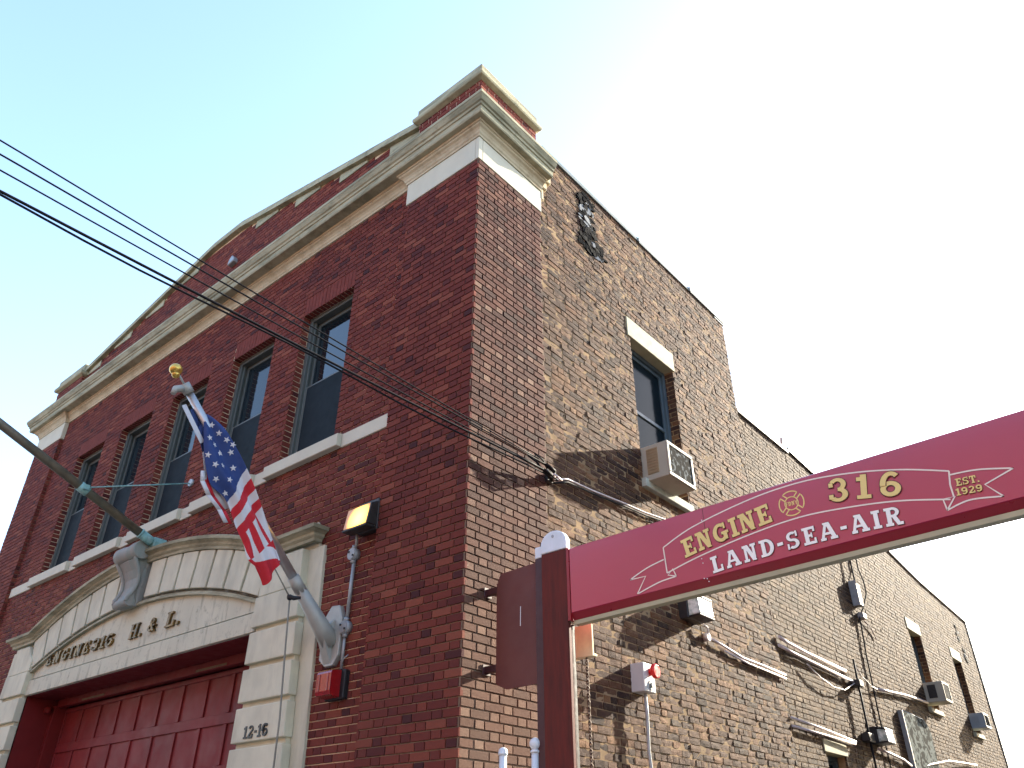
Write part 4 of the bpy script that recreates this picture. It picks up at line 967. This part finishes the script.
mb.tube([(XR + .04, 10.0, 7.58), (XR + .06, 9.98, 6.6), (XR + .07, 9.9, 6.0), (XR + .09, 9.86, 5.5)], .014, 8); mb.build('cable', ['wire'], t)
mb = MB(); mb.box(XR, XR + .12, 9.74, 9.93, 5.42, 5.80); mb.box(XR - .0, XR + .13, 9.72, 9.739, 5.40, 5.84, 1); mb.box(XR, XR + .1, 9.84, 10.02, 5.22, 5.32, 1); mb.build('cable_box', ['dark_housing', 'galv'], t, bevel=.01)
mb = MB(); mb.tube([(XR + .03, 9.95, 5.25), (XR + .03, 10.35, 5.15), (XR + .02, 10.55, 5.0)], .009, 6); mb.build('loose_tail', ['white_pipe'], t)

cb = thing('control_box', 'pale grey gate control box with a red mushroom button on the side wall', 'control box')
mb = MB(); mb.box(XS - .005, .125, 2.36, 2.56, 2.99, 3.25); mb.build('enclosure', ['beige_plastic'], cb, bevel=.008, seg=2)
mb = MB(); mb.tube([(.125, 2.48, 3.175), (.160, 2.48, 3.175)], .035, 14); mb.tube([(.160, 2.48, 3.175), (.167, 2.48, 3.175), (.195, 2.48, 3.175), (.203, 2.48, 3.175)], [.058, .068, .068, .056], 18); mb.build('stop_button', ['red_button'], cb)
mb = MB(); mb.tube([(.126, 2.48, 3.055), (.132, 2.48, 3.055)], .045, 18); mb.tube([(.132, 2.48, 3.055), (.145, 2.48, 3.055)], .022, 12); mb.build('key_switch', ['label_grey'], cb)
pipe('drop_conduit', 'grey flexible conduit rising to the box with the red button', 'conduit', [(.05, 2.48, 2.985), (.05, 2.485, 2.8), (.045, 2.47, 2.5), (.045, 2.50, 2.2), (.045, 2.50, 0)], .017, 'grey_pipe')

tb = MB(); pts = [(10.88, 2.0), (12.25, 2.0), (12.32, 3.66), (12.22, 3.78), (12.05, 3.85), (10.92, 3.86)]
tb.prism(pts, 'x', XR + .05, XR + .075)
bd = thing('teal_board', 'dark teal signboard with wavy white streaks on the rear wall', 'signboard')
tb.build('panel', ['teal_board'], bd)
mb = MB(); mb.box(XR, XR + .078, 10.84, 10.878, 2.0, 3.87); mb.tube([(XR + .06, *p) for p in pts[1:5]] + [(XR + .06, 10.9, 3.87)], .014, 6); mb.build('frame', ['galv'], bd)
pipe('roof_pipe', 'short pale pipe sticking up from the rear wing roof edge', 'pipe', [(XR - .06, 7.95, 7.55), (XR - .05, 7.95, 7.83), (XR - .0, 7.85, 7.92)], .025, 'white_pipe')
mb = MB(); mb.prism([(-5.43, 9.64), (-5.26, 9.66), (-5.28, 9.74), (-5.34, 9.81), (-5.41, 9.74)], 'y', .02, .11); hood = mb.build('vent_hood', ['galv'], None, bevel=.012)
tag(hood, 'small pale blue-grey vent hood on the brick gable above the front cornice', 'vent hood')

# ------------------------------------------------------------------ overhead wires from the street to the corner
ends = [(-.245, -3.859, 5.272), (-.245, -3.829, 5.178), (-.245, -3.794, 5.073), (-.245, -3.75, 4.936), (-.245, -3.742, 4.91)]
insu = [(.135, .80, 4.80), (.14, .90, 4.78), (.13, .92, 4.73), (.14, .98, 4.72), (.125, 1.02, 4.68)]
wl = ['topmost of the thin black wires crossing the sky', 'second thin black wire from the top crossing the sky', 'third thin black wire, just above the thick pair',
      'thick black cable crossing the sky, upper of the lowest pair', 'lowest black cable crossing the sky, twisted beside the thick one']
for i, (e, s) in enumerate(zip(ends, insu)):
    e, s = Vector(e), Vector(s); path = []
    for k in range(0, 41):
        t = k / 40 * 3.0; p = s + (e - s) * t; p.z -= .05 * 4 * min(t, 1) * max(0, 1 - t) * .35
        if i == 4: p += Vector((.012*math.sin(k*.9), 0, .012*math.cos(k*.9)))
        path.append(tuple(p))
    pipe('overhead_wire', wl[i], 'wire', path, [.0055, .006, .0055, .0095, .0075][i], 'wire', 'overhead wires to the building corner', 6)
t = thing('wire_bracket', 'bundle of insulators and splices fixed where the overhead wires meet the side wall', 'wire bracket')
mb = MB(); mb.box(XS, .03, 1.06, 1.16, 4.70, 4.78); mb.tube([(.0, 1.10, 4.74), (.14, 1.03, 4.74)], .016, 8); mb.build('bracket', ['dark_housing'], t, bevel=.01)
mb = MB()
for i in range(9):
    s = Vector(insu[i % 5]); a = s + Vector((random.uniform(-.02, .02), random.uniform(-.14, .06), random.uniform(-.02, .03))); mb.tube([a, (a + Vector((.0, .12, -.02))), Vector((.04, 1.12 + random.uniform(-.03, .03), 4.72))], random.choice([.008, .010, .013]), 7, mi=1 if i % 4 == 3 else 0)
mb.build('splices', ['wire', 'white_pipe'], t)
cable_path = [(.05, 1.13, 4.73), (XS + .04, 1.4, 4.84), (XS + .03, 1.85, 4.87), (XS + .03, 2.4, 4.92), (XS + .03, 2.85, 4.95), (XS + .03, 3.6, 5.04), (XS + .03, 4.2, 5.09), (XS + .03, 5.9, 5.2)]
pipe('wall_cable', 'pale cable running along the side wall from the wire bracket behind the sign', 'cable', cable_path, .010, 'white_pipe')
pipe('wall_cable', 'dark cable clipped just under the pale one along the side wall', 'cable', [(a + .005, b, c - .035) for a, b, c in cable_path], .010, 'wire')

# ------------------------------------------------------------------ sign with its post
SY = .20
sg = thing('gate_sign', 'long crimson sign with a gold and white lettered ribbon over the side gate', 'sign')
bot = [(.84, 3.078), (2.6, 3.132), (4.4, 3.184)]
topz = lambda x: 3.603 + (x - .86) * .0250
def bz(x):
    for (a, za), (b, zb) in zip(bot, bot[1:]):
        if a <= x <= b: return za + (zb - za) * (x - a) / (b - a)
    return bot[-1][1]
bx = [.872 + (4.35 - .872) * i / 24 for i in range(25)]
mb = MB(); mb.prism([(x, bz(x) + .045) for x in bx] + [(4.35, topz(4.35)), (.872, topz(.872))], 'y', SY, SY + .12); mb.build('panel', ['sign_red'], sg, bevel=.006)
mb = MB()
for i in range(24):
    a, b = bx[i], bx[i+1]
    mb.add([(a, SY, bz(a)+.0445), (b, SY, bz(b)+.0445), (b, SY + .035, bz(b)), (a, SY + .035, bz(a)), (a, SY + .125, bz(a)), (b, SY + .125, bz(b))], [(0,1,2,3), (3,2,5,4)])
mb.box(.848, .8715, SY - .004, SY + .12, 3.075, 3.603); mb.build('border', ['sign_border'], sg)
mb = MB()
for i in range(24):
    a, b = bx[i], bx[i+1]
    for y0, y1, z0, z1 in ((SY + .03, SY + .05, -.03, -.001), (SY + .051, SY + .12, -.02, -.001)):
        mb.add([(a, y0, bz(a)+z0), (b, y0, bz(b)+z0), (b, y1, bz(b)+z0), (a, y1, bz(a)+z0), (a, y0, bz(a)+z1), (b, y0, bz(b)+z1)], [(0,1,2,3), (0,4,5,1)])
mb.build('bottom_trim', ['sign_trim'], sg)
# ribbon drawn in thin line
def ribbon(mb, pts, w, y, mi=0, closed=False):
    P = [Vector(p) for p in pts]
    if closed: P.append(P[0])
    L = []
    for i, p in enumerate(P):
        a = P[max(i-1, 0)]; b = P[min(i+1, len(P)-1)]; t = (b - a).normalized(); nn = Vector((-t.y, t.x)) * w/2; L.append((p + nn, p - nn))
    for (a, b), (c, d) in zip(L, L[1:]):
        mb.prism([tuple(a), tuple(b), tuple(d), tuple(c)], 'y', y - .0012, y, mi)
def poly_smooth(pts, n=8):
    out = []
    for i in range(len(pts)-1):
        p0, p1, p2, p3 = pts[max(i-1, 0)], pts[i], pts[i+1], pts[min(i+2, len(pts)-1)]
        for k in range(n):
            t = k/n; out.append(tuple(.5*(2*b + (c-a)*t + (2*a-5*b+4*c-d)*t*t + (3*b-a-3*c+d)*t**3) for a, b, c, d in zip(p0, p1, p2, p3)))
    return out + [pts[-1]]
mb = MB(); lw = .0085; ly = SY - .0008
topl = [(1.66, 3.44), (1.90, 3.53), (2.32, 3.61), (2.66, 3.63), (2.96, 3.60), (3.23, 3.54), (3.465, 3.46)]
topl = [(x, z - .012) for x, z in topl]
botl = [(1.67, 3.25), (1.92, 3.31), (2.28, 3.37), (2.61, 3.40), (2.91, 3.385), (3.18, 3.35), (3.43, 3.29)]
ribbon(mb, poly_smooth(topl), lw, ly); ribbon(mb, poly_smooth(botl), lw, ly - .0003)
ribbon(mb, [topl[0], (1.665, 3.34), botl[0]], lw, ly - .0006); ribbon(mb, [topl[-1], (3.45, 3.37), (3.45, 3.30)], lw, ly - .0006)
ribbon(mb, poly_smooth([(1.655, 3.345), (1.52, 3.315), (1.38, 3.262)]) + [(1.505, 3.262), (1.43, 3.155)] + poly_smooth([(1.43, 3.155), (1.60, 3.20), (1.735, 3.215)])[1:], lw, ly - .0009)
ribbon(mb, [(1.735, 3.215), (1.715, 3.268), (1.675, 3.235), (1.735, 3.215)], lw, ly - .0012)
ribbon(mb, poly_smooth([(3.465, 3.425), (3.60, 3.415), (3.76, 3.375)]) + [(3.61, 3.325), (3.675, 3.24)] + poly_smooth([(3.675, 3.24), (3.52, 3.262), (3.40, 3.235)])[1:], lw, ly - .0009)
ribbon(mb, [(3.40, 3.235), (3.395, 3.30), (3.455, 3.30), (3.40, 3.235)], lw, ly - .0012)
mb.build('ribbon_outline', ['pink_line'], sg)
def on_curve(pts, x0):
    P = poly_smooth(pts, 12)
    def f(s):
        # walk along the curve from x0
        x = x0; dist = 0; step = .002 * (1 if s >= 0 else -1)
        def z(x):
            for (a, za), (b, zb) in zip(P, P[1:]):
                if a <= x <= b and b > a: return za + (zb-za)*(x-a)/(b-a)
            return P[0][1] if x < P[0][0] else P[-1][1]
        while dist < abs(s):
            dz = z(x + step) - z(x); dist += math.hypot(step, dz); x += step
        return x, z(x), math.atan2(z(x + .01) - z(x - .01), .02)
    return f
eng = [(1.75, 3.303), (2.0, 3.352), (2.44, 3.415)]; num = [(2.75, 3.43), (2.85, 3.432), (3.0, 3.412), (3.25, 3.365)]
land = [(1.9, 3.165), (2.15, 3.192), (2.4, 3.210), (2.62, 3.219), (2.85, 3.222), (3.05, 3.220), (3.27, 3.208)]
for word, pl_fn, h_, gap_, xs_, gr_, mat_ in (('ENGINE', on_curve(eng, 2.13), .125, .13, .92, .03, 'gold_vinyl'), ('316', on_curve(num, 3.005), .148, .32, .90, .03, 'gold_vinyl'),
        ('EST.', lambda s: (3.535 + s, 3.348 - .06*s, -.06), .042, .14, .88, .02, 'gold_vinyl'), ('1929', lambda s: (3.53 + s, 3.295 - .06*s, -.06), .040, .14, .88, .02, 'gold_vinyl'),
        ('LAND-SEA-AIR', on_curve(land, 2.585), .106, .22, .94, .03, 'white_vinyl')):
    mb = MB()
    for g_, m_, yy in ((gr_, 1, SY - .0018), (0, 0, SY - .0055)): lettering(mb, word, pl_fn, h_, yy, grow=g_, mi=m_, gap=gap_, xscale=xs_)
    mb.build('white_lettering' if 'white' in mat_ else 'gold_lettering', [mat_, 'outline'], sg)
mb = MB(); ec = (2.575, 3.50); lw2 = .0075
def arcpts(r, a0, a1, n=10): return [(ec[0] + r*math.cos(R(lerp(a0, a1, i/n))), ec[1] + r*math.sin(R(lerp(a0, a1, i/n)))) for i in range(n+1)]
ribbon(mb, arcpts(.042, 0, 360, 24), lw2*.8, ly)
for k in range(4):
    c0 = 90*k; a0, a1 = c0 - 36, c0 + 36
    ribbon(mb, [arcpts(.045, c0-30, c0, 1)[0]] + arcpts(.078, a0, a1) + [arcpts(.045, c0+30, c0+31, 1)[0]], lw2, ly - .0003)
lettering(mb, 'FDNY', lambda s: (ec[0] + s, ec[1] - .014, 0), .026, SY - .0008, gap=.15, xscale=.75)
mb.build('emblem', ['gold_vinyl'], sg)
mb = MB()
for x, z in ((1.93, 3.29), (1.935, 3.26), (1.93, 3.16), (1.95, 3.155), (1.96, 3.135), (1.965, 3.545)): mb.tube([(x, SY + .001, z), (x, SY - .003, z)], .0035, 8)
mb.build('rivets', ['white_paint'], sg)
mb = MB(); mb.box(1.978, 1.981, SY - .001, SY + .002, 3.45, topz(1.98) - .006); mb.build('panel_joint', ['outline'], sg)

ps = thing('gate_post', 'worn dark red steel gate post with rounded white cap beside the crimson sign', 'post')
mb = MB(); mb.box(.612, .846, SY, SY + .035, 0, 3.612); mb.build('post', ['post_red'], ps, bevel=.006, seg=2)
mb = MB(); mb.box(.535, .6115, SY + .02, SY + .05, 0, 3.60); mb.build('channel', ['dark_gap'], ps, bevel=.004)
mb = MB(); capp = [(.610, 3.613), (.85, 3.613), (.85, 3.675)] + [(.73 + .12*math.cos(R(a)), 3.675 + .10*math.sin(R(a))) for a in range(10, 180, 10)] + [(.610, 3.675)]
mb.prism(capp, 'y', SY - .006, SY + .05); mb.box(.534, .6095, SY + .018, SY + .06, 3.6, 3.69); mb.build('cap', ['white_paint'], ps, bevel=.008, seg=2)
mb = MB(); mb.tube([(.73, SY - .0055, 3.73), (.73, SY - .010, 3.73)], .012, 10); mb.build('bolt', ['galv'], ps)
mb = MB(); mb.box(.825, .845, SY + .037, SY + .052, 0, 3.02); mb.build('wood_strip', ['wood_strip'], ps)
mb = MB(); mb.box(.815, .842, SY + .054, SY + .078, 0, 3.06); mb.build('rubber_seal', ['black'], ps)
pl_ = thing('steel_plate', 'flat oxide-red steel plate filling the gap between the post and the wall', 'plate')
mb = MB(); py = SY + .05
mb.prism([(.135, 2.735), (.225, 2.695), (.534, 2.70), (.534, 3.585), (.165, 3.57), (.135, 3.52)], 'y', py, py + .012); mb.box(.122, .1345, py + .001, py + .08, 2.75, 3.50); mb.build('plate', ['post_brown'], pl_)
for zc in (3.45, 2.86):
    mb = MB(); mb.box(XS + .02, .1215, py + .002, py + .05, zc - .025, zc + .025); mb.box(0.002, .010, py - .02, py + .07, zc - .04, zc + .04); mb.build('bracket', ['dark_gap'], pl_, bevel=.003)
mb = MB(); mb.prism([(.36, 3.13), (.366, 3.13), (.368, 3.27), (.363, 3.28)], 'y', py - .0008, py); mb.build('scratch', ['white_paint'], pl_)
bp = MB(); bp.box(.872, .90 + .0, .32, .5, 2.85, 3.04); bp = MB()
bp.box(.70, .875, .44, .46, 2.875, 3.10); bp.box(.70, .875, .4605, .50, 2.875, 2.895)
tag(bp.build('plywood_block', ['plywood'], bevel=.003), 'small bare plywood block fixed behind the gate post under the sign', 'board')
ch = MB(); z = 3.0; i = 0
while z > .3:
    n_ = 10; a = .012; pts = []
    for k in range(n_):
        t_ = 2*math.pi*k/n_; dx = a*.75*math.cos(t_); dz = a*1.35*math.sin(t_)
        pts.append((.80 + (dx if i % 2 else 0), .47 + (0 if i % 2 else dx), z + dz))
    ch.tube(pts, .0042, 5, close=True); z -= .0225; i += 1
tag(ch.build('chain', ['rust_chain']), 'rusty hanging chain beside the black seal of the gate post', 'chain')
for i, (x, lab) in enumerate(((.225, 'white fence post with a plain domed cap below the steel plate'), (.515, 'white fence post with a ball finial next to the gate post'))):
    t = thing('fence_post', lab, 'post', 'white fence posts by the gate')
    mb = MB(); mb.tube([(x, .22, 0), (x, .22, 2.26)], .027, 14); mb.build('post', ['white_paint'], t)
    mb = MB()
    if i == 0: mb.tube([(x, .22, 2.255), (x, .22, 2.275)], .034, 14); mb.sphere((x, .22, 2.275), .034, sc=(1, 1, .9))
    else: mb.tube([(x, .22, 2.25), (x, .22, 2.262), (x, .22, 2.27)], [.034, .034, .02], 14); mb.sphere((x, .22, 2.305), .040)
    mb.build('finial', ['white_paint'], t)

# ------------------------------------------------------------------ ground
def struct(name, mb, mat, bevel=0): return tag(mb.build(name, [mat], None, bevel), kind='structure')
mb = MB(); mb.add([(-400, -400, -.15), (400, -400, -.15), (400, 400, -.15), (-400, 400, -.15)], [(0,1,2,3)]); struct('ground', mb, 'asphalt')
mb = MB(); mb.box(-40, -9.0, -4.6, 0.0, -.149, 0); mb.box(-2.2, 40, -4.6, .15, -.149, 0); mb.add([(-9.0, -4.6, -.146), (-2.2, -4.6, -.146), (-2.2, .6, -.002), (-9.0, .6, -.002)], [(0,1,2,3)]); struct('pavement', mb, 'concrete')
mb = MB(); mb.box(.0, 6, .15, 30, -.149, -.02); struct('alley', mb, 'asphalt')

# ------------------------------------------------------------------ unseen house-shaped blocks added across street and alley to cut open-sky fill
def block(name, label, x0, x1, y0, y1, h, mat, faces):
    t = thing(name, label, 'sky blocker')
    mb = MB(); mb.box(x0, x1, y0, y1, -.14, h); mb.box(x0 - .15, x1 + .15, y0 - .15, y1 + .15, h + .002, h + .3); mb.build('wall', [mat], t)
    for axis, pos, sgn in faces:
        a0, a1 = (x0, x1) if axis == 'y' else (y0, y1)
        n = int((a1 - a0) / 2.4); z = 1.0
        while z < h - 1.8:
            for i in range(n):
                c = a0 + (a1 - a0) * (i + .5) / n; mb = MB()
                if axis == 'y': mb.box(c - .5, c + .5, pos - .03, pos + .03, z, z + 1.6)
                else: mb.box(pos - .03, pos + .03, c - .5, c + .5, z, z + 1.6)
                mb.build('window', ['glass'], t)
            z += 3.0
M['plain_brick'] = simple('plain_dark_brick', (.16, .085, .06), .9, var=.25, scale=3)
block('street_sky_blocker', 'long unseen dark block added across the street to shade the sky', -34, 24, -29, -17.5, 11.5, 'plain_brick', [('y', -17.5, 1)])
block('alley_sky_blocker', 'unseen brown block added beyond the alley to shade the sky', 5.4, 15, 3.4, 23, 9.2, 'plain_brick', [('x', 5.3, -1)])

# ------------------------------------------------------------------ sky, sun, camera
sd = Vector((.33, 1.69, .71)).normalized(); el = math.asin(sd.z); az = math.atan2(sd.x, sd.y)
w = bpy.data.worlds.new("World"); bpy.context.scene.world = w; w.use_nodes = True
nt = w.node_tree; sky = nt.nodes.new('ShaderNodeTexSky'); sky.sky_type = 'NISHITA'; sky.sun_disc = False
sky.sun_elevation = el; sky.sun_rotation = az; sky.air_density = 1.0; sky.dust_density = 1.0; sky.ozone_density = 1.3; sky.altitude = 0
nt.links.new(sky.outputs['Color'], nt.nodes['Background'].inputs['Color']); nt.nodes['Background'].inputs['Strength'].default_value = .15
L = bpy.data.lights.new('sun', 'SUN'); L.energy = 4.6; L.angle = R(.53); L.color = (1, .90, .73)
so = bpy.data.objects.new('sun', L); C.objects.link(so); so.rotation_euler = (-sd).to_track_quat('-Z', 'Y').to_euler(); so.location = sd * 30

cam = bpy.data.cameras.new('camera'); co = bpy.data.objects.new('camera', cam); C.objects.link(co)
cam.sensor_width = 36; cam.lens = 781.28 / 1024 * 36; cam.clip_end = 2000; cam.clip_start = .05
p, y, r = R(31.63065), R(-40.26806), R(.12488)
fw = Vector((math.sin(y)*math.cos(p), math.cos(y)*math.cos(p), math.sin(p))); rt0 = Vector((math.cos(y), -math.sin(y), 0)); up0 = rt0.cross(fw)
rt = rt0*math.cos(r) + up0*math.sin(r); up = -rt0*math.sin(r) + up0*math.cos(r)
mat = Matrix((rt, up, -fw)).transposed().to_4x4(); mat.translation = Vector((4.155, -4.33, 1.6)); co.matrix_world = mat
sc = bpy.context.scene; sc.camera = co
sc.view_settings.view_transform = 'Standard'; sc.view_settings.look = 'None'; sc.view_settings.gamma = 1; sc.view_settings.use_curve_mapping = False
sc.view_settings.exposure = 2.3
